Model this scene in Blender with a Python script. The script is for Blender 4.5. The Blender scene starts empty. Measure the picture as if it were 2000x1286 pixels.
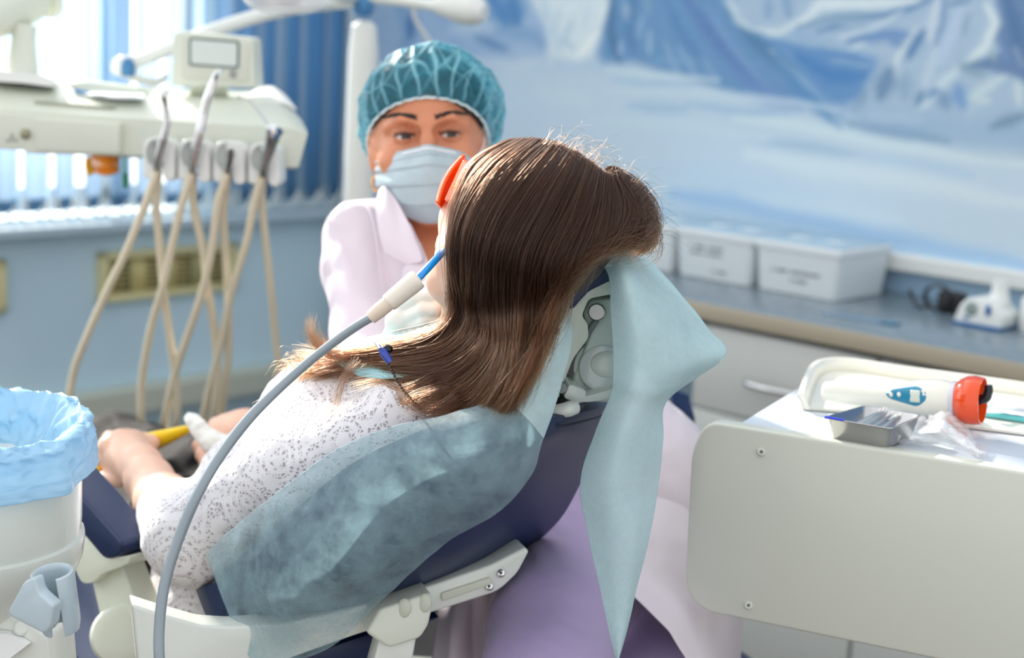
import bpy, bmesh, math, random
import numpy as np
from math import sin, cos, pi, radians, sqrt
from mathutils import Vector, Matrix, noise
random.seed(7); RNG = np.random.default_rng(7)
SC = bpy.context.scene; COL = SC.collection
# ---------------------------------------------------------------- camera
FPX = 3000.0
CAM_LOC = Vector((0, 0, 1.35))
CAM_ROT = Matrix.Rotation(radians(90 - 10.9), 3, 'X') @ Matrix.Rotation(radians(3.1), 3, 'Z')
cd = bpy.data.cameras.new('camera'); cam = bpy.data.objects.new('camera', cd); COL.objects.link(cam)
cam.matrix_world = Matrix.Translation(CAM_LOC) @ CAM_ROT.to_4x4()
cd.sensor_width = 36.0; cd.lens = FPX * 36.0 / 2000.0; cd.clip_start = 0.05
cd.dof.use_dof = True; cd.dof.focus_distance = 1.47; cd.dof.aperture_fstop = 3.6
SC.camera = cam
# ---------------------------------------------------------------- sky, sun, exposure
w = bpy.data.worlds.new('World'); SC.world = w; w.use_nodes = True
bg = w.node_tree.nodes['Background']; bg.inputs[0].default_value = (0.96, 0.98, 1.0, 1)
_wn, _wl = w.node_tree.nodes, w.node_tree.links                     # daylight sky: brighter on the window side, behind the blind
_tc = _wn.new('ShaderNodeTexCoord'); _dp = _wn.new('ShaderNodeVectorMath'); _dp.operation = 'DOT_PRODUCT'; _dp.inputs[1].default_value = (-0.74, 0.62, 0.26)
_mr = _wn.new('ShaderNodeMapRange'); _mr.interpolation_type = 'SMOOTHSTEP'; _mr.inputs['From Min'].default_value = 0.35; _mr.inputs['From Max'].default_value = 0.9
_mr.inputs['To Min'].default_value = 1.0; _mr.inputs['To Max'].default_value = 2.3
_wl.new(_tc.outputs['Generated'], _dp.inputs[0]); _wl.new(_dp.outputs['Value'], _mr.inputs['Value']); _wl.new(_mr.outputs[0], bg.inputs[1])
sd = bpy.data.lights.new('sun', 'SUN'); sun = bpy.data.objects.new('sun', sd); COL.objects.link(sun)
sd.energy = 8.5; sd.angle = radians(1.2); sd.color = (1.0, 0.93, 0.84)
SUN_DIR = Vector((0.50, -0.75, -0.43)).normalized()
sun.rotation_euler = SUN_DIR.to_track_quat('-Z', 'Y').to_euler()
SC.view_settings.view_transform = 'Standard'; SC.view_settings.look = 'None'
SC.view_settings.exposure = 0.28; SC.view_settings.gamma = 1.0; SC.view_settings.use_curve_mapping = False
SC.cycles.use_denoising = True
SC.cycles.max_bounces = 10; SC.cycles.transparent_max_bounces = 24
SC.cycles.sample_clamp_indirect = 6.0; SC.cycles.caustics_refractive = False; SC.cycles.caustics_reflective = False
# ---------------------------------------------------------------- helpers
def ray(x, y): return CAM_ROT @ Vector(((x - 1000) / FPX, -(y - 643) / FPX, -1.0))
def at(x, y, d): return CAM_LOC + ray(x, y) * d
def on_plane(x, y, n, c):
    r = ray(x, y); n = Vector(n); return CAM_LOC + r * ((c - n.dot(CAM_LOC)) / n.dot(r))
def proj(p):
    v = CAM_ROT.transposed() @ (Vector(p) - CAM_LOC); return 1000 + v.x / -v.z * FPX, 643 - v.y / -v.z * FPX
def lin(c): return tuple(((v / 12.92) if v <= 0.04045 else ((v + 0.055) / 1.055) ** 2.4) for v in c)
def rgb(r, g, b): return lin((r / 255, g / 255, b / 255)) + (1,)
MATS = {}
def mat(name, col, rough=0.5, metal=0.0, **k):
    if name in MATS: return MATS[name]
    m = bpy.data.materials.new(name); m.use_nodes = True; nt = m.node_tree; b = nt.nodes['Principled BSDF']
    b.inputs['Base Color'].default_value = col if len(col) == 4 else tuple(col) + (1,)
    b.inputs['Roughness'].default_value = rough; b.inputs['Metallic'].default_value = metal
    for kk, v in k.items():
        if kk == 'sss': b.inputs['Subsurface Weight'].default_value = v[0]; b.inputs['Subsurface Radius'].default_value = v[1]; b.inputs['Subsurface Scale'].default_value = v[2]
        elif kk == 'coat': b.inputs['Coat Weight'].default_value = v; b.inputs['Coat Roughness'].default_value = 0.12
        elif kk == 'trans': b.inputs['Transmission Weight'].default_value = v
        elif kk == 'ior': b.inputs['IOR'].default_value = v
        elif kk == 'alpha': b.inputs['Alpha'].default_value = v
        elif kk == 'spec': b.inputs['Specular IOR Level'].default_value = v
        elif kk == 'sheen': b.inputs['Sheen Weight'].default_value = v
    MATS[name] = m; return m
def nodes(m): return m.node_tree.nodes, m.node_tree.links, m.node_tree.nodes['Principled BSDF']
def noise_var(m, c1, c2, scale=5.0, detail=4.0, lo=0.35, hi=0.65, stretch=None):
    n, l, b = nodes(m); tc = n.new('ShaderNodeTexCoord'); nz = n.new('ShaderNodeTexNoise'); cr = n.new('ShaderNodeValToRGB')
    nz.inputs['Scale'].default_value = scale; nz.inputs['Detail'].default_value = detail
    src = tc.outputs['Object']
    if stretch:
        mp = n.new('ShaderNodeMapping'); mp.inputs['Scale'].default_value = stretch; l.new(src, mp.inputs[0]); src = mp.outputs[0]
    l.new(src, nz.inputs['Vector']); l.new(nz.outputs['Fac'], cr.inputs[0])
    cr.color_ramp.elements[0].position = lo; cr.color_ramp.elements[0].color = c1
    cr.color_ramp.elements[1].position = hi; cr.color_ramp.elements[1].color = c2
    l.new(cr.outputs[0], b.inputs['Base Color']); return m
def bump(m, scale=200.0, strength=0.2, dist=0.001, detail=3.0, kind='noise', stretch=None):
    n, l, b = nodes(m); tc = n.new('ShaderNodeTexCoord')
    t = n.new('ShaderNodeTexNoise' if kind == 'noise' else 'ShaderNodeTexVoronoi'); t.inputs['Scale'].default_value = scale
    if kind == 'noise': t.inputs['Detail'].default_value = detail
    src = tc.outputs['Object']
    if stretch:
        mp = n.new('ShaderNodeMapping'); mp.inputs['Scale'].default_value = stretch; l.new(src, mp.inputs[0]); src = mp.outputs[0]
    l.new(src, t.inputs['Vector'])
    bp = n.new('ShaderNodeBump'); bp.inputs['Strength'].default_value = strength; bp.inputs['Distance'].default_value = dist
    l.new(t.outputs[0], bp.inputs['Height']); l.new(bp.outputs[0], b.inputs['Normal']); return m
def link(name, me, m, parent=None, smooth=True):
    if m is not None: me.materials.append(m)
    if smooth and len(me.polygons): me.polygons.foreach_set('use_smooth', [True] * len(me.polygons))
    o = bpy.data.objects.new(name, me); COL.objects.link(o)
    if parent is not None:
        o.parent = parent; o.matrix_parent_inverse = PW(parent).inverted()
    return o
WORLD_M = {}
def PW(o):
    m = WORLD_M.get(o.name)
    return m.copy() if m else Matrix.Identity(4)
def thing(name, label, cat, loc, group=None):
    o = bpy.data.objects.new(name, None); COL.objects.link(o); o.location = loc; o.empty_display_size = 0.05
    WORLD_M[o.name] = Matrix.Translation(Vector(loc)); return tag(o, label, cat, group)
def tag(o, label, cat=None, group=None, kind=None):
    if label: o['label'] = label
    if cat: o['category'] = cat
    if group: o['group'] = group
    if kind: o['kind'] = kind
    return o
def lab(o, label): o['label'] = label; return o
def mesh(name, V, F, m, parent=None, smooth=True):
    me = bpy.data.meshes.new(name); me.from_pydata([tuple(v) for v in V], [], [tuple(f) for f in F]); me.update()
    return link(name, me, m, parent, smooth)
class MB:
    """collects shapes into one mesh, each vertex in world space"""
    def __init__(s, M=None): s.V = []; s.F = []; s.M = M or Matrix.Identity(4)
    def add(s, V, F, M=None):
        M = s.M @ M if M else s.M; k = len(s.V); s.V += [M @ Vector(v) for v in V]; s.F += [tuple(i + k for i in f) for f in F]; return s
    def box(s, c, size, bev=0.0, M=None, seg=2):
        bm = bmesh.new(); bmesh.ops.create_cube(bm, size=1.0)
        for v in bm.verts: v.co = Vector((v.co.x * size[0] + c[0], v.co.y * size[1] + c[1], v.co.z * size[2] + c[2]))
        if bev > 0: bmesh.ops.bevel(bm, geom=bm.edges[:], offset=bev, segments=seg, profile=0.5, affect='EDGES', clamp_overlap=True)
        s.bm(bm, M); return s
    def bm(s, bm, M=None):
        bm.verts.index_update(); s.add([v.co.copy() for v in bm.verts], [[v.index for v in f.verts] for f in bm.faces], M); bm.free(); return s
    def sphere(s, c, r, seg=20, M=None):
        V, F = [], []; r = (r, r, r) if not hasattr(r, '__len__') else r; n = seg // 2
        for i in range(n + 1):
            for j in range(seg):
                a = pi * i / n; b = 2 * pi * j / seg; V.append((c[0] + r[0] * sin(a) * cos(b), c[1] + r[1] * sin(a) * sin(b), c[2] + r[2] * cos(a)))
        for i in range(n):
            for j in range(seg):
                k = (j + 1) % seg; F.append((i * seg + j, i * seg + k, (i + 1) * seg + k, (i + 1) * seg + j))
        return s.add(V, F, M)
    def lathe(s, prof, seg=32, M=None, a0=0, a1=2 * pi):
        """prof: list of (r, z)"""
        V, F = [], []; full = abs(a1 - a0 - 2 * pi) < 1e-6; n = seg if full else seg + 1
        for r, z in prof:
            for j in range(n):
                a = a0 + (a1 - a0) * j / seg; V.append((r * cos(a), r * sin(a), z))
        for i in range(len(prof) - 1):
            for j in range(seg):
                k = (j + 1) % n; F.append((i * n + j, i * n + k, (i + 1) * n + k, (i + 1) * n + j))
        return s.add(V, F, M)
    def tube(s, pts, r, seg=10, sub=6, cap=True, M=None, flat=1.0, ref=None):
        pts = smooth_path(pts, sub) if sub > 1 else [Vector(p) for p in pts]; n = len(pts)
        R = [r] * n if not hasattr(r, '__len__') else [float(np.interp(i / (n - 1) * (len(r) - 1), range(len(r)), r)) for i in range(n)]
        V, F = [], []; prev = Vector(ref) if ref is not None else Vector((0.13, 0.31, 0.94))
        for i, p in enumerate(pts):
            t = (pts[min(i + 1, n - 1)] - pts[max(i - 1, 0)]).normalized()
            a = prev - t * prev.dot(t)
            if a.length < 1e-4: a = t.orthogonal()
            a.normalize(); b = t.cross(a); prev = a
            for j in range(seg):
                g = 2 * pi * j / seg; V.append(p + a * (cos(g) * R[i]) + b * (sin(g) * R[i] * flat))
        for i in range(n - 1):
            for j in range(seg):
                k = (j + 1) % seg; F.append((i * seg + j, i * seg + k, (i + 1) * seg + k, (i + 1) * seg + j))
        if cap: F.append(tuple(range(seg))[::-1]); F.append(tuple((n - 1) * seg + j for j in range(seg)))
        return s.add(V, F, M)
    def prism(s, outline, vec, bev=0.0, seg=3, M=None):
        """outline: 3-D coplanar points; extruded by vec, edges rounded"""
        bm = bmesh.new(); vs = [bm.verts.new(p) for p in outline]; f = bm.faces.new(vs)
        ex = bmesh.ops.extrude_face_region(bm, geom=[f]); nv = [g for g in ex['geom'] if isinstance(g, bmesh.types.BMVert)]
        bmesh.ops.translate(bm, verts=nv, vec=Vector(vec)); bmesh.ops.recalc_face_normals(bm, faces=bm.faces[:])
        if bev > 0:
            e = [e for e in bm.edges if len(e.link_faces) == 2 and e.calc_face_angle(0) > radians(40)]
            bmesh.ops.bevel(bm, geom=e, offset=bev, segments=seg, profile=0.5, affect='EDGES', clamp_overlap=True)
        return s.bm(bm, M)
    def build(s, name, m, parent=None, smooth=True, auto=True):
        me = bpy.data.meshes.new(name); me.from_pydata([tuple(v) for v in s.V], [], s.F); me.update()
        bm = bmesh.new(); bm.from_mesh(me); bmesh.ops.remove_doubles(bm, verts=bm.verts[:], dist=1e-6); bmesh.ops.recalc_face_normals(bm, faces=bm.faces[:])
        if auto:
            for e in bm.edges:
                if len(e.link_faces) == 2 and e.calc_face_angle(0) > radians(42): e.smooth = False
        bm.to_mesh(me); bm.free()
        return link(name, me, m, parent, smooth)
def smooth_path(pts, sub=6):
    P = [Vector(p) for p in pts]
    if len(P) < 3: return [P[0].lerp(P[-1], i / (sub * 2)) for i in range(sub * 2 + 1)] if len(P) == 2 else P
    out = []
    for i in range(len(P) - 1):
        p0, p1, p2, p3 = P[max(i - 1, 0)], P[i], P[i + 1], P[min(i + 2, len(P) - 1)]
        for k in range(sub):
            t = k / sub; out.append(0.5 * ((2 * p1) + (p2 - p0) * t + (2 * p0 - 5 * p1 + 4 * p2 - p3) * t * t + (3 * p1 - p0 - 3 * p2 + p3) * t ** 3))
    out.append(P[-1]); return out
def cr_eval(A, t):
    """Catmull-Rom along axis 0 of numpy array A at t array in [0, n-1]"""
    n = A.shape[0]; i = np.clip(np.floor(t).astype(int), 0, n - 2); f = (t - i).reshape((-1,) + (1,) * (A.ndim - 1))
    p0 = A[np.clip(i - 1, 0, n - 1)]; p1 = A[i]; p2 = A[i + 1]; p3 = A[np.clip(i + 2, 0, n - 1)]
    return 0.5 * (2 * p1 + (p2 - p0) * f + (2 * p0 - 5 * p1 + 4 * p2 - p3) * f ** 2 + (3 * p1 - p0 - 3 * p2 + p3) * f ** 3)
def net(rows, nu=40, nv=40):
    """control net (rows x cols of 3-D points) -> dense array nu x nv x 3"""
    A = np.array([[tuple(p) for p in r] for r in rows], float)
    A = cr_eval(A, np.linspace(0, A.shape[0] - 1, nu)); A = cr_eval(A.transpose(1, 0, 2), np.linspace(0, A.shape[1] - 1, nv)).transpose(1, 0, 2)
    return A
def gnormals(G):
    du = np.gradient(G, axis=0); dv = np.gradient(G, axis=1); n = np.cross(du, dv); return n / (np.linalg.norm(n, axis=2, keepdims=True) + 1e-12)
def grid_mesh(name, G, m, parent=None, thick=0.0, closed_v=False, off=1.0):
    nu, nv, _ = G.shape; V = G.reshape(-1, 3); F = []
    for i in range(nu - 1):
        for j in range(nv if closed_v else nv - 1):
            k = (j + 1) % nv; F.append((i * nv + j, i * nv + k, (i + 1) * nv + k, (i + 1) * nv + j))
    me = bpy.data.meshes.new(name); me.from_pydata(V.tolist(), [], F)
    uv = me.uv_layers.new(name='UVMap'); li = np.empty(len(me.loops), int); me.loops.foreach_get('vertex_index', li)
    u = (li // nv) / (nu - 1); v = (li % nv) / (nv - 1); uv.data.foreach_set('uv', np.stack([u, v], 1).ravel())
    me.update(); o = link(name, me, m, parent)
    if thick:
        s = o.modifiers.new('thickness', 'SOLIDIFY'); s.thickness = thick; s.offset = off; s.use_even_offset = False
    return o
def fbm(P, scale=1.0, oct=3, seed=0.0):
    """cheap smooth pseudo-noise for numpy arrays (...,3)"""
    x, y, z = P[..., 0] * scale + seed, P[..., 1] * scale + seed * 1.7, P[..., 2] * scale - seed * 0.6; r = 0; a = 1.0; tot = 0
    for k in range(oct):
        r = r + a * (np.sin(x * 1.7 + 1.3 * np.sin(y * 1.1 + k)) * np.cos(z * 1.3 + 1.1 * np.sin(x * 0.9 - k * 2)) + np.sin(y * 2.1 + 1.5 * np.cos(z * 1.2 + k * 1.3)) * 0.6)
        tot += a * 1.6; x, y, z = y * 1.93 + 0.3, z * 2.07 - 0.7, x * 1.97 + 1.1; a *= 0.5
    return r / tot
class Frame:
    """a vertical plane through at(x, y, d), turned by yaw degrees (0 = facing the viewer); pt() gives the point of the plane seen at a photo position, off metres behind it"""
    def __init__(s, x, y, d, yaw):
        s.o = at(x, y, d); a = radians(yaw); s.X = Vector((cos(a), sin(a), 0)); s.N = Vector((-sin(a), cos(a), 0)); s.Z = Vector((0, 0, 1))
    def pt(s, x, y, off=0.0):
        n = s.N; o = s.o + n * off; r = ray(x, y); return CAM_LOC + r * (n.dot(o - CAM_LOC) / n.dot(r))
    def out(s, pts, off=0.0, shift=0.0):
        return [s.pt(x, y, off) + s.N * shift for x, y in pts]
    def mtx(s, p): return Matrix((( s.X.x, s.N.x, 0, p[0]), (s.X.y, s.N.y, 0, p[1]), (0, 0, 1, p[2]), (0, 0, 0, 1)))
def axes_m(o, x, y, z): return Matrix(((x[0], y[0], z[0], o[0]), (x[1], y[1], z[1], o[1]), (x[2], y[2], z[2], o[2]), (0, 0, 0, 1)))
def along(a, b, ref=(0, 0, 1)):
    """matrix with local z from a towards b"""
    a, b = Vector(a), Vector(b); z = (b - a).normalized(); x = Vector(ref) - z * Vector(ref).dot(z)
    if x.length < 1e-5: x = z.orthogonal()
    x.normalize(); y = z.cross(x); return axes_m(a, x, y, z)
def rounded(pts, r=6, n=4):
    """round the corners of a 2-D outline; pts (x, y) or (x, y, r)"""
    out = []; N = len(pts)
    for i in range(N):
        p = Vector(pts[i][:2]); a = Vector(pts[i - 1][:2]); b = Vector(pts[(i + 1) % N][:2]); rr = pts[i][2] if len(pts[i]) > 2 else r
        if rr <= 0: out.append((p.x, p.y)); continue
        rr = min(rr, (a - p).length * 0.45, (b - p).length * 0.45); s = p + (a - p).normalized() * rr; e = p + (b - p).normalized() * rr
        for k in range(n + 1):
            t = k / n; q = s * (1 - t) ** 2 + p * 2 * t * (1 - t) + e * t * t; out.append((q.x, q.y))
    return out
# ---------------------------------------------------------------- shared materials
CREAM = mat('cream_plastic', rgb(214, 218, 204), 0.32)
CREAM2 = mat('cream_lacquer', rgb(200, 203, 188), 0.4)
WHITE = mat('white_plastic', rgb(232, 234, 230), 0.35)
NAVY = mat('navy_upholstery', rgb(16, 36, 76), 0.45, coat=0.03)
STEEL = mat('steel', (0.62, 0.62, 0.63), 0.22, 1.0)
CHROME = mat('chrome', (0.8, 0.8, 0.8), 0.08, 1.0)
DARK = mat('dark_rubber', rgb(30, 32, 36), 0.5)
HOSE = mat('hose_cream', rgb(225, 214, 188), 0.4)
SKYBLUE = mat('blue_joint', rgb(60, 120, 170), 0.35)
# ---------------------------------------------------------------- room
RA = radians(48); D2 = Vector((cos(RA), sin(RA), 0)); D1 = Vector((-sin(RA), cos(RA), 0))
CM, CW = 2.965, 3.36
CORNER = D2 * CM + D1 * CW
ROOM = axes_m(CORNER, -D1, D2, (0, 0, 1))      # X along the mural wall to the right, Y out through it (room is Y < 0), window wall at X = 0
def room_xy(x, y, z=None):
    p = ROOM.inverted() @ z if z is not None else None; return p
def rmural(x, y, off=0.0):                     # room coordinates of a photo position on the plane Y = -off
    p = on_plane(x, y, D2, CM - off); return ROOM.inverted() @ p
def rwin(x, y, off=0.0):
    p = on_plane(x, y, D1, CW - off); return ROOM.inverted() @ p
def rz(x, y, z):
    r = ray(x, y); return ROOM.inverted() @ (CAM_LOC + r * ((z - CAM_LOC.z) / r.z))
# mural painting ------------------------------------------------------
def paint(px, py):
    """colour of the painted mountains, arrays of positions -> sRGB 0..255"""
    sh = px.shape; q = np.stack([px / 60.0, py / 60.0, px * 0], -1)
    x = px + 5 * fbm(q, 1.3, 3, 3.1); y = py + 5 * fbm(q, 1.1, 3, 8.7)
    ys = [-400, 0, 90, 160, 230, 330, 420, 520, 700]
    cols = np.array([(95, 125, 165), (120, 150, 188), (140, 166, 198), (160, 184, 208), (164, 188, 214), (166, 190, 214), (150, 182, 214), (118, 160, 208), (100, 140, 190)], float)
    yy = y - 0.19 * (x - 1200) * np.clip((y - 60) / 150, 0, 1)
    C = np.stack([np.interp(yy, ys, cols[:, k]) for k in range(3)], -1)
    def blend(mask, c, a=1.0):
        nonlocal C
        mm = (np.clip(mask, 0, 1) * a)[..., None]; C = C * (1 - mm) + np.array(c, float) * mm
    def poly(pts, c, a=1.0, soft=7.0):
        P = np.array(pts, float); inside = np.zeros(sh, bool); dist = np.full(sh, 1e9); n = len(P)
        for i in range(n):
            (x0, y0), (x1, y1) = P[i], P[(i + 1) % n]
            cond = ((y0 > y) != (y1 > y)); xi = (x1 - x0) * (y - y0) / ((y1 - y0) if y1 != y0 else 1e-9) + x0; inside ^= cond & (x < xi)
            dx, dy = x1 - x0, y1 - y0; t = np.clip(((x - x0) * dx + (y - y0) * dy) / (dx * dx + dy * dy + 1e-9), 0, 1)
            dist = np.minimum(dist, np.hypot(x - x0 - t * dx, y - y0 - t * dy))
        sd = np.where(inside, dist, -dist); blend(0.5 + sd / (2 * soft), c, a)
    def stroke(pts, wd, c, a=0.8, soft=None):
        P = np.array(pts, float); d = np.full(sh, 1e9); n = len(P) - 1
        for i in range(n):
            (x0, y0), (x1, y1) = P[i], P[i + 1]; dx, dy = x1 - x0, y1 - y0
            t = np.clip(((x - x0) * dx + (y - y0) * dy) / (dx * dx + dy * dy + 1e-9), 0, 1)
            f = (i + t) / n; wl = wd * (0.35 + 0.65 * np.sin(np.pi * np.clip(f, 0.04, 0.96)) ** 0.6)
            d = np.minimum(d, np.hypot(x - x0 - t * dx, y - y0 - t * dy) / wl)
        blend(np.exp(-d ** 2 * 1.2), c, a)
    W1, W2, B1, B2, B3, T1 = (186, 204, 218), (168, 188, 208), (74, 116, 168), (62, 96, 142), (96, 130, 172), (88, 124, 148)
    # far left ridge behind the lamp column
    poly([(700, -400), (700, 140), (850, 150), (960, 130), (1040, 110), (1100, 100), (1200, -60), (1200, -400)], (132, 160, 196), .9, 18)
    for p, wd, c, a in [([(770, 0), (800, 60), (790, 110)], 14, B3, .6), ([(802, 30), (806, 75)], 10, B2, .8), ([(850, 20), (900, 90), (960, 120)], 16, (120, 150, 192), .7),
                        ([(930, 70), (990, 96)], 12, B2, .6), ([(880, 60), (960, 50), (1010, 60)], 16, W2, .5), ([(950, -20), (975, 20), (990, 45)], 26, B1, .95), ([(1000, -10), (1010, 45)], 20, (66, 108, 160), .9),
                        ([(970, 60), (1040, 70), (1070, 95)], 16, B3, .6), ([(900, 110), (1000, 130), (1050, 118)], 14, W2, .7), ([(720, 80), (760, 160), (800, 260)], 22, (150, 172, 204), .5)]: stroke(p, wd, c, a)
    # light rock face, centre left
    poly([(1035, -400), (1030, -10), (1065, 55), (1075, 110), (1120, 118), (1150, 115), (1172, 92), (1180, 50), (1195, 8), (1188, -400)], W1, .9, 8)
    for p, wd, c, a in [([(1090, 20), (1080, 60), (1096, 100)], 7, (150, 178, 200), .8), ([(1120, 40), (1100, 75), (1125, 95)], 7, (140, 170, 194), .8), ([(1150, 10), (1140, 50)], 6, (158, 184, 204), .7),
                        ([(1060, 0), (1070, 45)], 8, (150, 176, 200), .7), ([(1172, 60), (1130, 108)], 8, (204, 216, 224), .9), ([(1185, 5), (1176, 45)], 7, (200, 214, 222), .9), ([(1070, 90), (1075, 130)], 10, W2, .7)]: stroke(p, wd, c, a)
    # dark mountain
    poly([(1192, -400), (1192, 15), (1180, 60), (1168, 100), (1178, 125), (1240, 122), (1300, 140), (1360, 160), (1440, 185), (1560, 205), (1650, 235), (1665, 250), (1620, 205), (1560, 130), (1490, 60), (1440, 25), (1400, -20), (1380, -400)], (86, 124, 168), .95, 9)
    for p, wd, c, a in [([(1196, 0), (1192, 60), (1212, 120)], 12, (64, 96, 130), .8), ([(1240, -20), (1230, 60), (1240, 100)], 12, (70, 104, 144), .6), ([(1220, 10), (1224, 40)], 9, (140, 160, 190), .7), ([(1213, 80), (1214, 110)], 6, (140, 162, 200), .8),
                        ([(1252, 30), (1250, 75)], 6, (122, 156, 190), .7), ([(1270, 60), (1268, 105)], 5, (140, 170, 196), .8), ([(1300, 0), (1330, 60), (1380, 130)], 10, (72, 110, 158), .7), ([(1340, 0), (1400, 80), (1470, 160)], 16, (78, 106, 158), .8),
                        ([(1300, 80), (1320, 130), (1330, 160)], 6, (128, 160, 192), .7), ([(1330, 90), (1360, 150)], 5, (130, 160, 196), .7), ([(1370, 110), (1400, 165)], 6, (120, 150, 190), .7), ([(1380, 20), (1420, 80), (1500, 170)], 7, (110, 142, 184), .6),
                        ([(1420, 20), (1500, 100), (1560, 150)], 18, (66, 102, 138), .75), ([(1260, -20), (1265, 30)], 8, (110, 146, 176), .6), ([(1440, 140), (1500, 190), (1560, 210)], 22, (88, 116, 170), .6), ([(1280, 115), (1360, 120)], 10, (110, 146, 184), .5)]: stroke(p, wd, c, a)
    stroke([(1505, 95), (1535, 130), (1570, 160), (1600, 190), (1640, 235)], 6, (142, 170, 198), .9); stroke([(1515, 110), (1560, 175), (1640, 250)], 14, (72, 116, 164), .7)
    # valley
    poly([(1480, 60), (1560, 70), (1660, 95), (1700, 110), (1740, 130), (1700, 180), (1640, 215), (1600, 190), (1540, 110)], (78, 118, 170), .9, 12)
    stroke([(1560, 110), (1620, 150), (1690, 150)], 16, (64, 108, 164), .8); stroke([(1500, 66), (1600, 85), (1720, 98)], 10, (138, 166, 192), .85); stroke([(1620, 118), (1700, 128)], 5, (120, 152, 184), .8)
    # right massif
    poly([(1405, -400), (1415, 10), (1450, 45), (1480, 62), (1530, 66), (1560, 40), (1620, 70), (1700, 80), (1720, 110), (1690, 170), (1680, 205), (1900, 240), (2100, 280), (2100, -400)], (138, 164, 192), .92, 9)
    for p, wd, c, a in [([(1420, 5), (1440, 40), (1470, 58)], 9, (176, 198, 214), .8), ([(1500, 0), (1500, 35)], 12, (100, 134, 174), .7), ([(1530, -10), (1540, 30)], 12, (94, 128, 168), .7), ([(1478, 58), (1520, 62), (1545, 50), (1570, 30)], 8, (178, 198, 212), .95),
                        ([(1570, 40), (1600, 12), (1680, 8), (1790, 4)], 15, W1, .95), ([(1560, 52), (1640, 36), (1720, 28)], 10, (104, 136, 166), .9), ([(1600, 62), (1680, 44), (1770, 20), (1820, 2)], 8, (74, 108, 152), .85), ([(1640, 52), (1720, 38)], 5, (150, 176, 200), .8),
                        ([(1640, 76), (1700, 58), (1760, 24)], 6, (172, 192, 210), .9), ([(1660, 80), (1740, 66), (1780, 70)], 12, (80, 114, 166), .85), ([(1740, 80), (1770, 90)], 9, (78, 110, 164), .7), ([(1665, 96), (1690, 84)], 5, (176, 194, 210), .8),
                        ([(1790, 55), (1770, 85), (1750, 115), (1748, 150)], 7, (176, 196, 210), .9), ([(1806, 65), (1790, 85), (1775, 112)], 12, (70, 104, 148), .9), ([(1830, 5), (1822, 50), (1820, 80)], 11, (168, 186, 208), .9), ([(1845, 0), (1842, 50), (1828, 90)], 7, (92, 122, 162), .8),
                        ([(1850, 10), (1895, 0)], 7, (80, 110, 150), .7), ([(1872, 20), (1850, 90), (1835, 120)], 13, (150, 174, 208), .9), ([(1892, 30), (1880, 70)], 5, (104, 134, 160), .8), ([(1925, 10), (1945, 45), (1925, 90), (1890, 120)], 12, (182, 202, 214), .95),
                        ([(1828, 100), (1812, 150), (1800, 178)], 12, (160, 184, 206), .8), ([(1890, 118), (1850, 150), (1810, 200), (1795, 215)], 11, (170, 194, 212), .9), ([(1735, 140), (1722, 190)], 22, (84, 114, 148), .85), ([(1768, 150), (1765, 190)], 16, (110, 140, 170), .7), ([(1800, 180), (1790, 205)], 10, (80, 112, 150), .8),
                        ([(1812, 190), (1830, 175)], 8, (72, 108, 156), .8), ([(1840, 185), (1850, 205)], 18, (96, 124, 160), .8), ([(1870, 170), (1880, 205)], 18, (94, 130, 182), .9), ([(1690, 180), (1670, 215)], 16, (104, 134, 164), .8), ([(1920, 150), (1880, 130), (1960, 120)], 12, (112, 140, 158), .9),
                        ([(1960, 150), (1900, 190), (1930, 200)], 14, (164, 188, 202), .95), ([(1985, 160), (1990, 205)], 10, (168, 190, 200), .9), ([(1900, 210), (1890, 240), (1870, 260)], 10, (150, 174, 200), .8)]: stroke(p, wd, c, a)
    poly([(1945, -400), (1945, 10), (1955, 45), (1945, 75), (1955, 100), (1885, 130), (1930, 138), (1975, 150), (2010, 165), (2300, 240), (2700, 300), (3300, 420), (3900, 500), (3900, -900), (1945, -900)], (84, 110, 148), .95, 7)
    for p, wd, c, a in [([(1965, 0), (1985, 60), (2000, 110)], 16, (68, 96, 134), .8), ([(1955, 80), (1970, 120)], 8, (98, 124, 166), .8), ([(1985, 90), (2000, 130)], 6, (120, 142, 176), .8), ([(1935, 95), (1945, 120)], 7, (126, 152, 164), .8)]: stroke(p, wd, c, a)
    # mist over the feet of the mountains
    poly([(1640, 205), (1740, 212), (1850, 225), (1900, 235), (2300, 260), (2300, 320), (2000, 300), (1700, 262)], (126, 156, 188), .8, 16)
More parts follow.
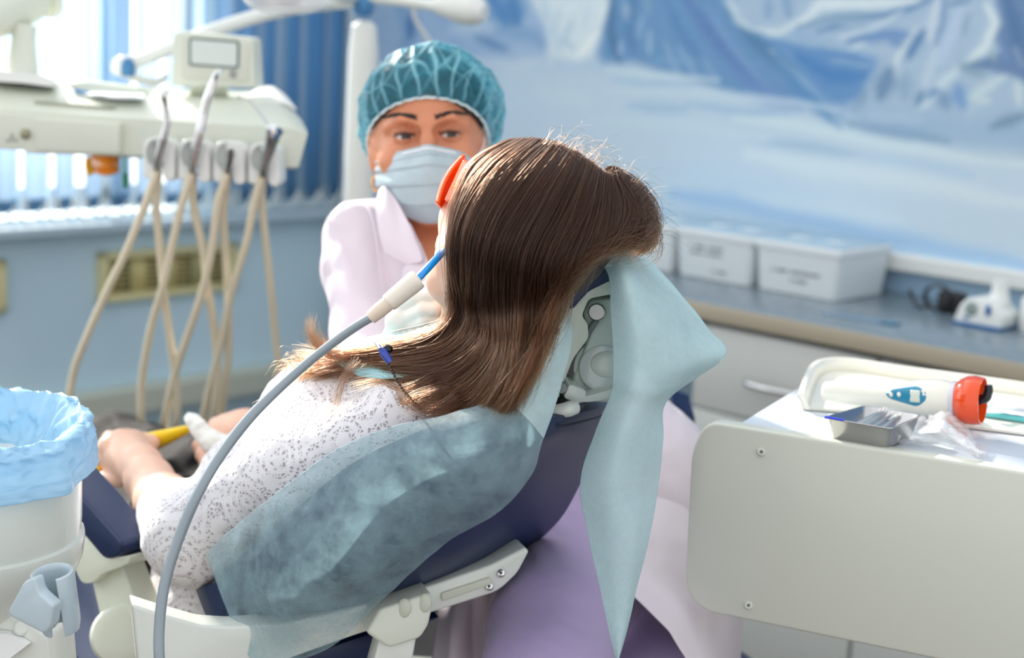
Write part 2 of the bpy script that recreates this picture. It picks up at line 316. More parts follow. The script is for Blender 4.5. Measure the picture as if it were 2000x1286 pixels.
    for p, wd, c, a in [([(1660, 240), (1760, 262), (1850, 275)], 13, (104, 136, 170), .8), ([(1940, 248), (2000, 225)], 13, (92, 120, 146), .8), ([(1700, 225), (1800, 235)], 10, (146, 172, 200), .7),
                        ([(1440, 228), (1560, 245), (1700, 275), (1820, 300), (2050, 330)], 15, (176, 200, 216), .9), ([(1180, 138), (1300, 148), (1400, 158)], 6, (176, 200, 216), .8), ([(1200, 158), (1290, 165), (1360, 175)], 8, (134, 168, 200), .7),
                        ([(1180, 180), (1340, 180), (1500, 195), (1640, 215)], 9, (168, 192, 214), .8), ([(1230, 205), (1290, 212), (1340, 215)], 13, (130, 164, 196), .7), ([(1340, 205), (1440, 215), (1540, 225)], 9, (128, 162, 198), .7), ([(1500, 275), (1600, 290), (1680, 305)], 11, (134, 164, 194), .8),
                        ([(1460, 270), (1560, 295), (1650, 310)], 9, (138, 168, 196), .5), ([(1680, 305), (1800, 325), (1900, 345)], 14, (150, 180, 210), .8), ([(1150, 235), (1300, 240), (1500, 270)], 14, (166, 192, 214), .8), ([(1050, 180), (1150, 200)], 20, (168, 192, 212), .6),
                        ([(1460, 300), (1600, 330), (1750, 350), (2000, 400)], 26, (182, 204, 220), .75), ([(1280, 330), (1420, 350), (1600, 390)], 26, (158, 186, 216), .6), ([(1320, 380), (1450, 400), (1750, 470), (2000, 520)], 24, (126, 164, 210), .75),
                        ([(1450, 380), (1600, 405), (1760, 430)], 18, (172, 196, 216), .6), ([(1900, 300), (2000, 310)], 12, (150, 176, 196), .5), ([(1000, 290), (1150, 300)], 26, (166, 190, 214), .6)]: stroke(p, wd, c, a)
    C = 255 * (C / 255) ** np.array([0.56, 0.62, 0.72]); C = 208 + (C - 206) * np.array([1.6, 1.45, 1.15]); n2 = fbm(np.stack([px / 14.0 + py / 40.0, py / 9.0, px * 0], -1), 1.0, 3, 5.0); C = C + n2[..., None] * np.array([5, 5, 4.5]) * np.clip((260 - py) / 160, 0.15, 1)[..., None]
    return C
def build_mural():
    nx, nz = 520, 230; X = np.linspace(-0.02, 3.4, nx); Z = np.linspace(0.85, 2.35, nz)
    XX, ZZ = np.meshgrid(X, Z, indexing='ij'); V = np.stack([XX, np.full_like(XX, -0.004), ZZ], -1)
    R3 = np.array(ROOM.to_3x3()); Wd = V @ R3.T + np.array(CORNER); cr = np.array(CAM_ROT)
    v = (Wd - np.array(CAM_LOC)) @ cr; px = 1000 + v[..., 0] / -v[..., 2] * FPX; py = 643 - v[..., 1] / -v[..., 2] * FPX
    C = np.clip(paint(px, py) / 255, 0, 1)
    lc = np.where(C <= 0.04045, C / 12.92, ((C + 0.055) / 1.055) ** 2.4)
    m = mat('mural_paint', (1, 1, 1), 0.55); n, l, b = nodes(m); a = n.new('ShaderNodeVertexColor'); a.layer_name = 'Paint'; l.new(a.outputs[0], b.inputs['Base Color'])
    G = Wd; nu, nv = nx, nz; F = [(i * nv + j, i * nv + j + 1, (i + 1) * nv + j + 1, (i + 1) * nv + j) for i in range(nu - 1) for j in range(nv - 1)]
    me = bpy.data.meshes.new('wall_mural'); me.from_pydata(G.reshape(-1, 3).tolist(), [], F); ca = me.color_attributes.new('Paint', 'FLOAT_COLOR', 'POINT')
    ca.data.foreach_set('color', np.concatenate([lc.reshape(-1, 3), np.ones((nx * nz, 1))], 1).ravel().astype(np.float32)); me.update()
    return link('trim_mural', me, m)
def structure(name, mb, m, smooth=False):
    o = mb.build(name, m, None, smooth); o['kind'] = 'structure'; return o
WALLB = mat('wall_blue', rgb(150, 178, 200), 0.6)
noise_var(WALLB, rgb(158, 184, 198), rgb(170, 194, 208), 2.0, 3)
FLOORM = mat('floor_brown', rgb(84, 74, 68), 0.45); noise_var(FLOORM, rgb(70, 60, 54), rgb(98, 86, 78), 6, 5, stretch=(1, 8, 1))
R_ = lambda: MB(ROOM)
structure('floor', R_().box((2.0, -2.6, -0.05), (5.0, 6.4, 0.1)), FLOORM)
structure('wall_right', R_().box((2.0, 0.1, 1.6), (5.0, 0.2, 3.6)), WALLB)
mu = build_mural(); mu['kind'] = 'structure'; mu.name = 'trim_1'
SILL = 0.845; WY0, WY1 = -0.42, -1.95; WTOP = 3.4  # opening carried up out of view, shaped to let the sun in
wl = R_()
wl.box((-0.12, -2.85, (SILL - 0.02) / 2), (0.24, 5.7, SILL - 0.02)); wl.box((-0.12, WY0 / 2 + 0.1, 2.1), (0.24, -WY0 + 0.2, 2.6)); wl.box((-0.12, (WY0 + WY1) / 2, 3.65), (0.24, abs(WY1 - WY0), 0.5))
wl.box((-0.12, WY1 - 0.04, 2.1), (0.24, 0.08, 2.6)); wl.box((-0.12, -5.5, 2.1), (0.24, 0.5, 2.6)); wl.box((-0.12, -3.65, 3.65), (0.24, 3.3, 0.5))
WALLL = mat('wall_blue_lit', rgb(190, 210, 220), 0.6); noise_var(WALLL, rgb(194, 219, 232), rgb(204, 228, 240), 2.0, 3)  # same paint as the other wall; its brighter light is put into the colour
structure('wall_left', wl, WALLL)
SILLM = mat('sill_white', rgb(180, 198, 210), 0.5)
structure('trim_2', R_().box((0.02, -2.6, SILL - 0.026), (0.09, 5.2, 0.024), 0.005), SILLM)
fr = R_()
for y0, y1 in ((WY0, WY1),):
    for yy in (y0 - 0.03, y0 - 0.30, y1 + 0.03): fr.box((-0.14, yy, 2.13), (0.06, 0.06, 2.54), 0.004)
    for zz in (SILL + 0.03, WTOP - 0.03): fr.box((-0.14, (y0 + y1) / 2, zz), (0.06, abs(y1 - y0), 0.06), 0.004)
structure('window_1', fr, WHITE)
GL = bpy.data.materials.new('pane_glass'); GL.use_nodes = True; n = GL.node_tree.nodes; l = GL.node_tree.links; n.clear()
_o = n.new('ShaderNodeOutputMaterial'); _m = n.new('ShaderNodeMixShader'); _t = n.new('ShaderNodeBsdfTransparent'); _g = n.new('ShaderNodeBsdfGlossy'); _g.inputs['Roughness'].default_value = 0.02
_m.inputs[0].default_value = 0.06; l.new(_t.outputs[0], _m.inputs[1]); l.new(_g.outputs[0], _m.inputs[2]); l.new(_m.outputs[0], _o.inputs[0])
structure('window_2', R_().box((-0.14, (WY0 + WY1) / 2, 2.13), (0.006, abs(WY1 - WY0) - 0.1, 2.46)), GL)
# white cable duct on the mural wall, cream pipe box low on the window wall
structure('trim_3', R_().box((2.2, -0.02, 0.918), (3.2, 0.035, 0.035), 0.004), WHITE)
structure('baseboard_left', R_().box((0.03, -2.6, 0.36), (0.06, 5.0, 0.07), 0.006), CREAM2)
# ---------------------------------------------------------------- vertical blind
SLAT = bpy.data.materials.new('blind_fabric'); SLAT.use_nodes = True; n = SLAT.node_tree.nodes; l = SLAT.node_tree.links; n.clear()
_o = n.new('ShaderNodeOutputMaterial'); _m = n.new('ShaderNodeMixShader'); _d = n.new('ShaderNodeBsdfDiffuse'); _t = n.new('ShaderNodeBsdfTranslucent')
_d.inputs[0].default_value = rgb(104, 172, 220); _t.inputs[0].default_value = rgb(222, 236, 248); _m.inputs[0].default_value = 0.72
l.new(_d.outputs[0], _m.inputs[1]); l.new(_t.outputs[0], _m.inputs[2]); l.new(_m.outputs[0], _o.inputs[0])
def L(x, y, z): return ROOM @ Vector((x, y, z))
bl = thing('vertical_blind', 'pale blue vertical slat blind hanging in front of the bright window', 'blind', L(0.09, -0.9, 0.92))
ys = np.arange(-0.07, -1.24, -0.078); BZ = 0.868
for k, y in enumerate(ys):
    a = radians(-24 + 8 * sin(k * 1.7)); h = 0.69
    G = []
    for i in range(3):
        z = BZ + h * i / 2; row = []
        for j in range(6):
            s = (j / 5 - 0.5) * 0.086; c = 0.006 * cos(pi * (j / 5 - 0.5)) + 0.002 * sin(k + i)
            row.append(L(0.035 + s * sin(a) + c * cos(a), y + s * cos(a) - c * sin(a), z))
        G.append([tuple(p) for p in row])
    grid_mesh('slat', np.array(G), SLAT, bl, 0.0008)
    MB(ROOM).box((0, 0, 0), (0.08, 0.004, 0.035), 0.001, Matrix.Translation((0.035, y, BZ + 0.015)) @ Matrix.Rotation(pi / 2 - a, 4, 'Z')).build('weight', WHITE, bl)
ch = MB(ROOM)
for k in range(len(ys) - 1):
    y0, y1 = ys[k], ys[k + 1]
    for dx in (0.035, -0.03): ch.tube([(0.035 + dx, y0, BZ + 0.02), (0.035 + dx, y0 * 0.7 + y1 * 0.3, BZ - 0.02), (0.035 + dx, y0 * 0.3 + y1 * 0.7, BZ - 0.02), (0.035 + dx, y1, BZ + 0.02)], 0.0028, 6, 4)
ch.build('bead_chain', WHITE, bl)
MB(ROOM).box((0.035, -0.64, BZ + 0.71), (0.05, 1.24, 0.04), 0.003).build('rail', WHITE, bl)  # unseen rail, set low so the sun passes over the blind
# window behind was given by the room; air grilles under the sill
def grille(p0, p1, z0, z1, label):
    y0, y1 = p0, p1; t = thing('air_grille', label, 'vent', L(0.0, (y0 + y1) / 2, z0), 'cream grilles in the window wall')
    YEL = mat('grille_cream', rgb(216, 208, 160), 0.5); YD = mat('grille_inner', rgb(196, 184, 126), 0.55); m = MB(ROOM); wd = abs(y1 - y0); c = (y0 + y1) / 2; zc = (z0 + z1) / 2; h = z1 - z0
    for s in (-1, 1): m.box((0.012, c, zc + s * (h / 2 - 0.009)), (0.024, wd, 0.018), 0.003); m.box((0.012, c + s * (wd / 2 - 0.012), zc), (0.024, 0.024, h), 0.003)
    m.build('frame', YEL, t); MB(ROOM).box((0.004, c, zc), (0.008, wd - 0.03, h - 0.02)).build('panel', YD, t)
    for k in range(4):
        yy = c + wd * (0.335 - 0.223 * k); q = MB(ROOM); q.box((0.009, yy, zc), (0.004, wd * 0.105, h * 0.66)); q.build('opening', mat('grille_dark', rgb(120, 108, 70), 0.7), t)
        q = MB(ROOM)
        for j in range(7): q.box((0.012, yy, zc + h * 0.66 * (j / 6 - 0.5)), (0.006, wd * 0.105, 0.0035))
        q.build('louvre', YD, t)
a, b = rwin(187, 540), rwin(456, 520); zt, zb = rwin(187, 493).z, rwin(187, 591).z
grille(a.y, b.y, zb, zt, 'cream air grille with four louvred openings under the blind, behind the hoses')
c = rwin(4, 505); e = rwin(6, 608); grille(c.y - 0.42, c.y, e.z, c.z, 'cream air grille at the left edge, only its right end showing')
MB(ROOM).tube([L(0.05, -0.055, 0.5), L(0.05, -0.055, 2.4)][:0] or [(0.05, -0.03, 0.1), (0.05, -0.03, 1.4), (0.05, -0.03, 2.4)], 0.016, 12, 4).build('wall_pipe', SILLM)
tag(bpy.data.objects['wall_pipe'], 'thin white upright pipe in the room corner beside the blind', 'pipe')
# ---------------------------------------------------------------- dental light on its column
t = thing('dental_light', 'white jointed lamp arm with blue ball joint on a tall white column', 'lamp', at(712, 390, 2.95))
t.location.z = 0.0; WORLD_M[t.name] = Matrix.Translation(t.location)
WARM = mat('enamel_white', rgb(226, 228, 224), 0.3)
def vt(x, y, d, z=None): return at(x, y, d)
cb = at(712, 40, 2.95); m = MB(); m.lathe([(0.0, 0.0), (0.03, 0.0), (0.032, 0.2), (0.031, 0.9), (0.029, cb.z - 0.06), (0.024, cb.z - 0.01), (0.012, cb.z), (0, cb.z)], 32, Matrix.Translation((cb.x, cb.y, 0))); m.build('column', WARM, t)
m = MB(); m.sphere(at(709, 14, 2.95), 0.021, 24); m.build('ball_joint', SKYBLUE, t)
m = MB(); m.tube([at(722, -4, 2.95), at(800, 4, 2.93), at(870, 14, 2.9)], [0.010, 0.010, 0.012], 14); m.build('arm', WARM, t)
m = MB(); m.tube([at(852, 8, 2.9), at(890, 14, 2.89), at(925, 20, 2.88), at(948, 24, 2.87)], [0.016, 0.028, 0.029, 0.016], 18); m.build('arm_housing', WARM, t)
m = MB(); m.tube([at(808, 14, 2.93), at(812, 40, 2.95), at(838, 80, 2.98), at(850, 120, 3.0)], 0.004, 8); m.build('cable', WHITE, t)
m = MB(); m.tube([at(690, 2, 2.95), at(560, 18, 2.8), at(430, 55, 2.7), at(330, 96, 2.62), at(262, 124, 2.58)], [0.013, 0.013, 0.0125, 0.012, 0.011], 16); m.build('arm', WARM, t)
m = MB(); m.tube([at(262, 124, 2.58), at(238, 130, 2.56), at(222, 128, 2.55)], [0.014, 0.018, 0.012], 16); m.build('arm_knuckle', WARM, t)
m = MB(); m.lathe([(0, 0), (0.008, 0), (0.012, 0.006), (0.012, 0.02), (0.006, 0.03), (0, 0.03)], 20, along(at(250, 150, 2.55), at(250, 122, 2.55))); m.build('arm_joint', SKYBLUE, t)
m = MB(); m.tube([at(246, 146, 2.55), at(300, 160, 2.6), at(322, 150, 2.64)], [0.007, 0.008, 0.007], 12); m.build('fork', WARM, t)
LENS = mat('lamp_glass', (0.93, 0.95, 0.96), 0.08, alpha=0.55, coat=0.5)
m = MB(); o = at(555, 6, 2.2); Mh = axes_m(o, (1, 0.1, 0), (-0.1, 1, 0), (0, 0, 1)); m.lathe([(0.0, -0.016), (0.03, -0.0145), (0.048, -0.009), (0.058, 0.0), (0.062, 0.012), (0.06, 0.04), (0.03, 0.06), (0, 0.06)], 40, Mh); m.build('lamp_head', LENS, t)
m = MB(); m.lathe([(0.0, -0.004), (0.02, -0.003), (0.03, 0.01), (0.028, 0.03), (0.0, 0.03)], 28, Mh); m.build('reflector', STEEL, t)
m = MB(); m.tube([o + Vector((0, 0, 0.05)), at(540, -60, 2.25), at(600, -30, 2.5), at(690, -4, 2.95)], 0.012, 12); m.build('arm', WARM, t)
# ---------------------------------------------------------------- delivery unit
FU = Frame(300, 250, 2.33, -4)
def shell(rows, nu=60, nv=None):
    """closed loop of rows -> loft skin with capped ends; rows: list of lists of 3-D points"""
    A = np.array([[tuple(p) for p in r] for r in rows], float); A = cr_eval(A.transpose(1, 0, 2), np.linspace(0, A.shape[1] - 1, nu)); nr = A.shape[1]
    V = A.reshape(-1, 3).tolist(); F = [(i * nr + j, i * nr + (j + 1) % nr, (i + 1) * nr + (j + 1) % nr, (i + 1) * nr + j) for i in range(nu - 1) for j in range(nr)]
    F += [tuple(range(nr)), tuple((nu - 1) * nr + j for j in range(nr))[::-1]]; return V, F
du = thing('delivery_unit', 'cream dental delivery unit with display and four instrument holders', 'dental unit', FU.pt(300, 300, 0.12))
def urow(pts, off): return [FU.pt(x, y, off) for x, y in pts]
X6 = [(0, 140), (100, 150), (270, 168), (420, 176), (520, 178), (552, 200)]
rows = [urow([(-60, 132)] + X6, 0.24), urow([(-60, 142), (0, 150), (100, 160), (270, 176), (420, 184), (530, 190), (572, 214)], 0.17),
        urow([(-60, 172), (2, 178), (100, 186), (270, 200), (420, 206), (545, 214), (590, 238)], 0.06), urow([(-60, 196), (2, 203), (100, 210), (270, 222), (420, 232), (555, 240), (598, 252)], 0.015),
        urow([(-60, 207), (2, 214), (100, 222), (270, 232), (420, 242), (558, 250), (601, 262)], 0.0),
        urow([(-60, 276), (4, 284), (100, 292), (270, 304), (420, 314), (555, 326), (583, 326)], 0.0), urow([(-60, 281), (6, 289), (100, 297), (270, 309), (420, 319), (550, 330), (578, 330)], 0.01),
        urow([(-60, 276), (6, 284), (100, 292), (270, 304), (420, 314), (545, 325), (570, 325)], 0.22)]
V, F = shell(rows, 50); mb = MB(); mb.add(V, F); o = mb.build('body', CREAM, du)
def pr(frame, pts, off0, off1, name, m, parent, r=6, bev=0.0, n=4):
    P = frame.out(rounded(pts, r, n), off0); d = frame.N * (off1 - off0); mb = MB(); mb.prism(P, d, bev); return mb.build(name, m, parent)
pr(FU, [(-60, 214), (66, 226), (236, 240), (233, 304), (52, 300), (48, 294), (-60, 288)], -0.012, 0.004, 'front_panel', CREAM, du, 5, 0.002)
pr(FU, [(68, 232), (234, 242), (232, 301), (70, 294)], -0.016, -0.008, 'drawer', CREAM, du, 4, 0.0015)
m = MB(); m.lathe([(0, -0.006), (0.004, -0.006), (0.0065, -0.004), (0.008, 0.0), (0.008, 0.006), (0, 0.006)], 20, along(FU.pt(50, 262, -0.014), FU.pt(50, 262, 0.1))); m.build('lock', mat('lock_grey', rgb(150, 146, 120), 0.3, 0.6), du)
m = MB()
for dx, dy in ((-8, 4), (0, -6), (0, 2), (8, 4)): m.box(FU.pt(23 + dx, 270 + dy, -0.013), (0.003, 0.001, 0.005), 0)
m.build('symbol', mat('mark_grey', rgb(150, 158, 150), 0.6), du)
pr(FU, [(130, 163), (175, 160), (262, 170), (284, 190), (236, 190), (145, 180)], 0.10, 0.14, 'rim_detail', CREAM, du, 5)
m = MB(); m.add(*shell([urow([(-30, 122), (40, 128), (95, 140), (112, 152)], 0.16), urow([(-30, 135), (40, 142), (90, 152), (110, 160)], 0.05), urow([(-30, 158), (40, 162), (88, 168), (106, 170)], 0.05), urow([(-30, 158), (40, 162), (88, 168), (106, 170)], 0.2)], 16)); m.build('cowl', WHITE, du)
m = MB(); m.add(*shell([urow([(70, 192), (120, 186), (180, 192), (222, 204)], 0.07), urow([(66, 197), (120, 201), (180, 206), (226, 208)], 0.02), urow([(70, 204), (120, 208), (180, 212), (215, 214)], 0.03), urow([(70, 200), (120, 204), (180, 208), (215, 208)], 0.1)], 16)); m.build('tray_recess', CREAM2, du)
m = MB(); m.add(*shell([urow([(500, 172), (530, 168), (556, 184)], 0.24), urow([(470, 196), (540, 196), (580, 214)], 0.12), urow([(480, 202), (545, 202), (578, 216)], 0.12), urow([(500, 190), (530, 190), (556, 200)], 0.24)], 14)); m.build('end_cowl', WHITE, du)
# arm carrying the unit
m = MB(); m.tube([at(44, 150, 2.42), at(44, 118, 2.42), at(46, 80, 2.42), at(48, 50, 2.42)], [0.026, 0.023, 0.019, 0.019], 24); m.build('post', CREAM, du)
m = MB(); m.tube([at(100, -14, 2.5), at(50, 6, 2.45), at(-20, 34, 2.4), at(-120, 70, 2.35)], [0.022, 0.034, 0.036, 0.036], 24); m.build('support_arm', CREAM, du)
m = MB(); m.lathe([(0, 0), (0.028, 0), (0.031, 0.006), (0.031, 0.014), (0.02, 0.02), (0, 0.02)], 28, along(at(84, 2, 2.47), at(108, -8, 2.49))); m.build('end_cap', CREAM, du)
# display
FD = Frame(410, 120, 2.45, -6)
dis = pr(FD, [(338, 60, 12), (494, 74, 12), (498, 172, 4), (334, 168, 4)], -0.02, 0.03, 'display_housing', CREAM, du, 10, 0.004)
pr(FD, [(357, 72), (487, 83), (484, 160), (354, 152)], -0.0225, -0.018, 'display_face', mat('panel_grey', rgb(206, 208, 196), 0.4), du, 6, 0.001)
pr(FD, [(369, 73, 5), (467, 80, 5), (466, 134, 5), (369, 128, 5)], -0.024, -0.02, 'screen_frame', mat('frame_teal', rgb(72, 92, 92), 0.4), du, 5)
pr(FD, [(373, 77, 3), (463, 84, 3), (462, 130, 3), (373, 124, 3)], -0.0255, -0.021, 'screen', mat('screen_grey', rgb(208, 216, 212), 0.2), du, 3)
m = MB(); m.lathe([(0.004, 0), (0.0065, 0), (0.0065, 0.002), (0.004, 0.002)], 20, along(FD.pt(456, 145, -0.0245), FD.pt(456, 145, 0.1))); m.sphere(FD.pt(456, 145, -0.023), 0.0028); m.build('button', mat('button_grey', rgb(160, 165, 160), 0.4), du)
MB().tube([FD.pt(410, 166, 0.01), FD.pt(408, 185, 0.0)], 0.03, 20).build('display_foot', CREAM, du)
pr(FU, [(132, 168), (150, 161), (268, 170), (284, 186), (270, 189), (150, 178)], 0.035, 0.095, 'x', WHITE, du) if False else None
pp = thing('paper_pouch', 'white folded paper pouch lying on the delivery unit top', 'paper', FU.pt(200, 176, 0.12))
G = net([[FU.pt(136, 160, 0.19), FU.pt(200, 166, 0.19), FU.pt(272, 172, 0.18)], [FU.pt(138, 168, 0.15), FU.pt(205, 172, 0.15), FU.pt(278, 180, 0.14)], [FU.pt(146, 180, 0.09), FU.pt(210, 186, 0.035), FU.pt(284, 190, 0.035)]], 20, 30)
G += gnormals(G) * fbm(G, 60, 2)[..., None] * 0.002; grid_mesh('pouch', G, mat('paper_white', rgb(240, 246, 250), 0.6), pp, 0.004)
m = MB(); m.tube([FU.pt(146, 176, 0.08), FU.pt(175, 183, 0.075)], 0.003, 8); m.build('blue_edge', mat('blue_print', rgb(60, 130, 190), 0.4), pp)
# holders, handpieces, hoses
GREY = mat('holder_recess', rgb(178, 184, 178), 0.45)
for k in range(4):
    x, y = 278 + 68.5 * k, 270 + 3.6 * k
    out = [(x + 2, y + 8, 12), (x + 14, y - 1, 10), (x + 50, y + 2, 10), (x + 62, y + 12, 12), (x + 63, y + 76, 5), (x + 58, y + 84, 6), (x + 44, y + 83, 6), (x + 39, y + 70, 4), (x + 38, y + 44, 8), (x + 24, y + 43, 8), (x + 22, y + 66, 4), (x + 20, y + 80, 6), (x + 2, y + 78, 6), (x, y + 66, 5)]
    pr(FU, out, -0.045, 0.0, 'holder', WHITE, du, 6, 0.0025)
    m = MB(); m.lathe([(0.0, 0.0), (0.015, 0.0), (0.0165, -0.0015), (0.0175, 0.001)], 28, along(FU.pt(x + 30, y + 28, -0.0455), FU.pt(x + 30, y + 28, 0.1), (0, 0, 1)) @ Matrix.Diagonal((1.2, 1, 1, 1))); m.build('holder_recess', GREY, du)
hp = [dict(n='dental_handpiece', l='slim steel handpiece in the leftmost holder of the delivery unit', b=[(320, 184), (321, 192), (324, 210), (327, 238), (318, 273), (310, 304), (306, 329)], r=[7, 6, 4.5, 6.5, 8.5, 8, 5], h=[[(306, 335), (283, 400), (245, 494), (206, 575), (168, 662), (143, 732), (138, 810)], [(309, 335), (305, 400), (312, 480), (320, 570), (335, 680), (346, 770), (340, 840)]]),
      dict(n='dental_handpiece', l='tall chrome handpiece with angled head in the second holder from the left', b=[(427, 142), (420, 152), (408, 185), (399, 217), (392, 252), (383, 287), (378, 315), (376, 336)], r=[7, 6, 9, 8.5, 10.5, 9.5, 8, 5.5], h=[[(374, 338), (355, 400), (338, 470), (318, 560), (300, 620), (285, 690), (276, 760), (278, 835)], [(378, 338), (378, 400), (395, 480), (405, 560), (418, 640), (425, 720), (420, 790), (412, 830)]]),
      dict(n='hose_connector', l='short steel hose connector without handpiece in the third holder', b=[(451, 293), (451, 300), (450, 312), (447, 326), (446, 338)], r=[7, 8.5, 7, 6.5, 5], h=[[(444, 338), (425, 400), (415, 480), (395, 570), (370, 645), (345, 720), (328, 790), (322, 840)], [(447, 338), (437, 400), (440, 480), (446, 600), (446, 700), (437, 770), (430, 830)]]),
      dict(n='air_water_syringe', l='chrome air water syringe with thin nozzle in the rightmost holder', b=[(531, 248), (533, 262), (529, 282), (521, 306), (515, 332), (513, 344)], r=[11, 15, 12, 10, 8, 5], h=[[(511, 345), (496, 400), (480, 480), (455, 560), (438, 640), (420, 720), (405, 780), (398, 840)], [(514, 345), (512, 400), (520, 480), (530, 570), (537, 650), (547, 740), (550, 830)]])]
for k, h in enumerate(hp):
    t = thing(h['n'], h['l'], 'dental instrument', FU.pt(*h['b'][-1], -0.06)); nb = len(h['b'])
    m = MB(); m.tube([FU.pt(x, y, -0.052 - 0.03 * (1 - i / (nb - 1))) for i, (x, y) in enumerate(h['b'])], [r * 0.00076 for r in h['r']], 18, 5); m.build('body', CHROME if k == 1 else STEEL, t)
    if k < 2:
        x, y = h['b'][0]; m = MB(); m.lathe([(0, 0), (0.004, 0), (0.005, 0.002), (0.005, 0.01), (0.003, 0.012), (0, 0.012)], 18, along(FU.pt(x + 5, y - 2, -0.035), FU.pt(x - 10, y + 3, -0.075))); m.build('head', CHROME, t)
        for i, f in enumerate((0.55, 0.7, 0.82)):
            j = int(f * (nb - 1)); x, y = h['b'][j]; x2, y2 = h['b'][j + 1]; p = FU.pt(x, y, -0.052 - 0.03 * (1 - j / (nb - 1))); q = FU.pt(x2, y2, -0.052 - 0.03 * (1 - (j + 1) / (nb - 1)))
            m = MB(); rr = h['r'][j] * 0.00076 + 0.0006; m.lathe([(0, -0.001), (rr, -0.001), (rr, 0.002), (0, 0.002)], 18, along(p, q)); m.build('ring', CHROME, t)
    if k == 3:
        m = MB(); m.tube([FU.pt(465, 189, -0.09), FU.pt(486, 195, -0.09), FU.pt(500, 210, -0.088), FU.pt(525, 243, -0.084)], [0.0012, 0.0014, 0.0018, 0.002], 10); m.sphere(FU.pt(465, 188, -0.09), 0.0028); m.build('nozzle', CHROME, t)
        m = MB(); m.sphere(FU.pt(545, 258, -0.08), (0.006, 0.005, 0.006)); m.sphere(FU.pt(540, 268, -0.086), 0.005); m.build('button', mat('syringe_button', rgb(60, 90, 120), 0.3), t)
    if k == 2: m = MB(); m.lathe([(0, 0), (0.004, 0), (0.004, 0.001), (0, 0.001)], 16, along(FU.pt(451, 292.5, -0.083), FU.pt(451, 280, -0.083))); m.build('socket', DARK, t)
    A, B = h['h']; n0 = len(A)
    def dep(i, nn): return -0.05 + 0.14 * (i / nn) ** 1.3
    pts = [FU.pt(x, y, dep(i, len(A)) + (0.02 * k - 0.03) * i / len(A)) for i, (x, y) in enumerate(A)]
    bts = [FU.pt(x, y, dep(i, len(B)) + 0.02 + (0.02 * k - 0.02) * i / len(B)) for i, (x, y) in enumerate(B)]
    ax, ay = A[-1]; bx, by = B[-1]; mid = [FU.pt(ax + (bx - ax) * 0.2, max(ay, by) + 60, 0.12), FU.pt((ax + bx) / 2, max(ay, by) + 90, 0.13), FU.pt(ax + (bx - ax) * 0.8, max(ay, by) + 60, 0.12)]
    m = MB(); m.tube(pts + mid + bts[::-1], 0.0062, 12, 7); m.build('hose', HOSE, t)
# orange goggles and a green brush hanging under the unit
ORANGE = mat('orange_lens', rgb(255, 150, 16), 0.2, coat=0.4)
t = thing('goggles', 'orange goggles hanging below the delivery unit in front of the blind', 'goggles', FU.pt(205, 325, 0.1))
G = []
for i in range(9):
    row = []
    for j in range(17): u = j / 16; v = i / 8; row.append(tuple(FU.pt(176 + 58 * u, 300 + 6 * u + 40 * v * (0.75 + 0.25 * sin(pi * u)) , 0.10 - 0.035 * sin(pi * u) - 0.008 * sin(pi * v))))
    G.append(row)
grid_mesh('lens', np.array(G), ORANGE, t, 0.003)
m = MB(); m.tube([FU.pt(186, 334, 0.075), FU.pt(205, 338, 0.06), FU.pt(228, 332, 0.075)], 0.004, 8); m.build('lens_rim', ORANGE, t)
m = MB(); m.tube([FU.pt(174, 308, 0.10), FU.pt(172, 325, 0.10), FU.pt(178, 342, 0.10)], 0.0055, 8); m.build('strap_clip', mat('yellow_clip', rgb(250, 190, 20), 0.4), t)
t = thing('brush', 'small green tipped brush hanging below the delivery unit', 'brush', FU.pt(245, 340, 0.08)); m = MB(); m.tube([FU.pt(243, 306, 0.08), FU.pt(244, 338, 0.08)], 0.0025, 8); m.build('stem', mat('green_clear', rgb(120, 210, 170), 0.3), t)
m = MB(); m.tube([FU.pt(244, 338, 0.08), FU.pt(245, 352, 0.08), FU.pt(245, 368, 0.08)], [0.004, 0.005, 0.0035], 12); m.build('tip', mat('green', rgb(20, 140, 90), 0.4), t)
# ---------------------------------------------------------------- counter, cabinets, things on it
CZ = 0.85
cf = rz(1400, 597, CZ); CY = cf.y; X1 = rmural(1356, 620, -CY).x; X2 = rmural(1711, 700, -CY).x; XL = X1 - 0.05
TOP = mat('worktop_grey', rgb(120, 134, 144), 0.25); noise_var(TOP, rgb(112, 126, 136), rgb(130, 144, 152), 40, 4)
EDGE = mat('worktop_edge', rgb(176, 166, 146), 0.4)
wt = thing('worktop', 'grey worktop with beige front edge along the mural wall', 'worktop', L(2.2, CY / 2, CZ - 0.035))
MB(ROOM).box(((1.05 + 3.6) / 2, CY / 2 + 0.001, CZ - 0.016), (2.55, -CY - 0.004, 0.032), 0.002).build('slab', TOP, wt)
MB(ROOM).box(((1.05 + 3.6) / 2, CY - 0.003, CZ - 0.016), (2.55, 0.006, 0.033), 0.002).build('edge_band', EDGE, wt)
CAB = mat('cabinet_grey', rgb(206, 210, 206), 0.45)
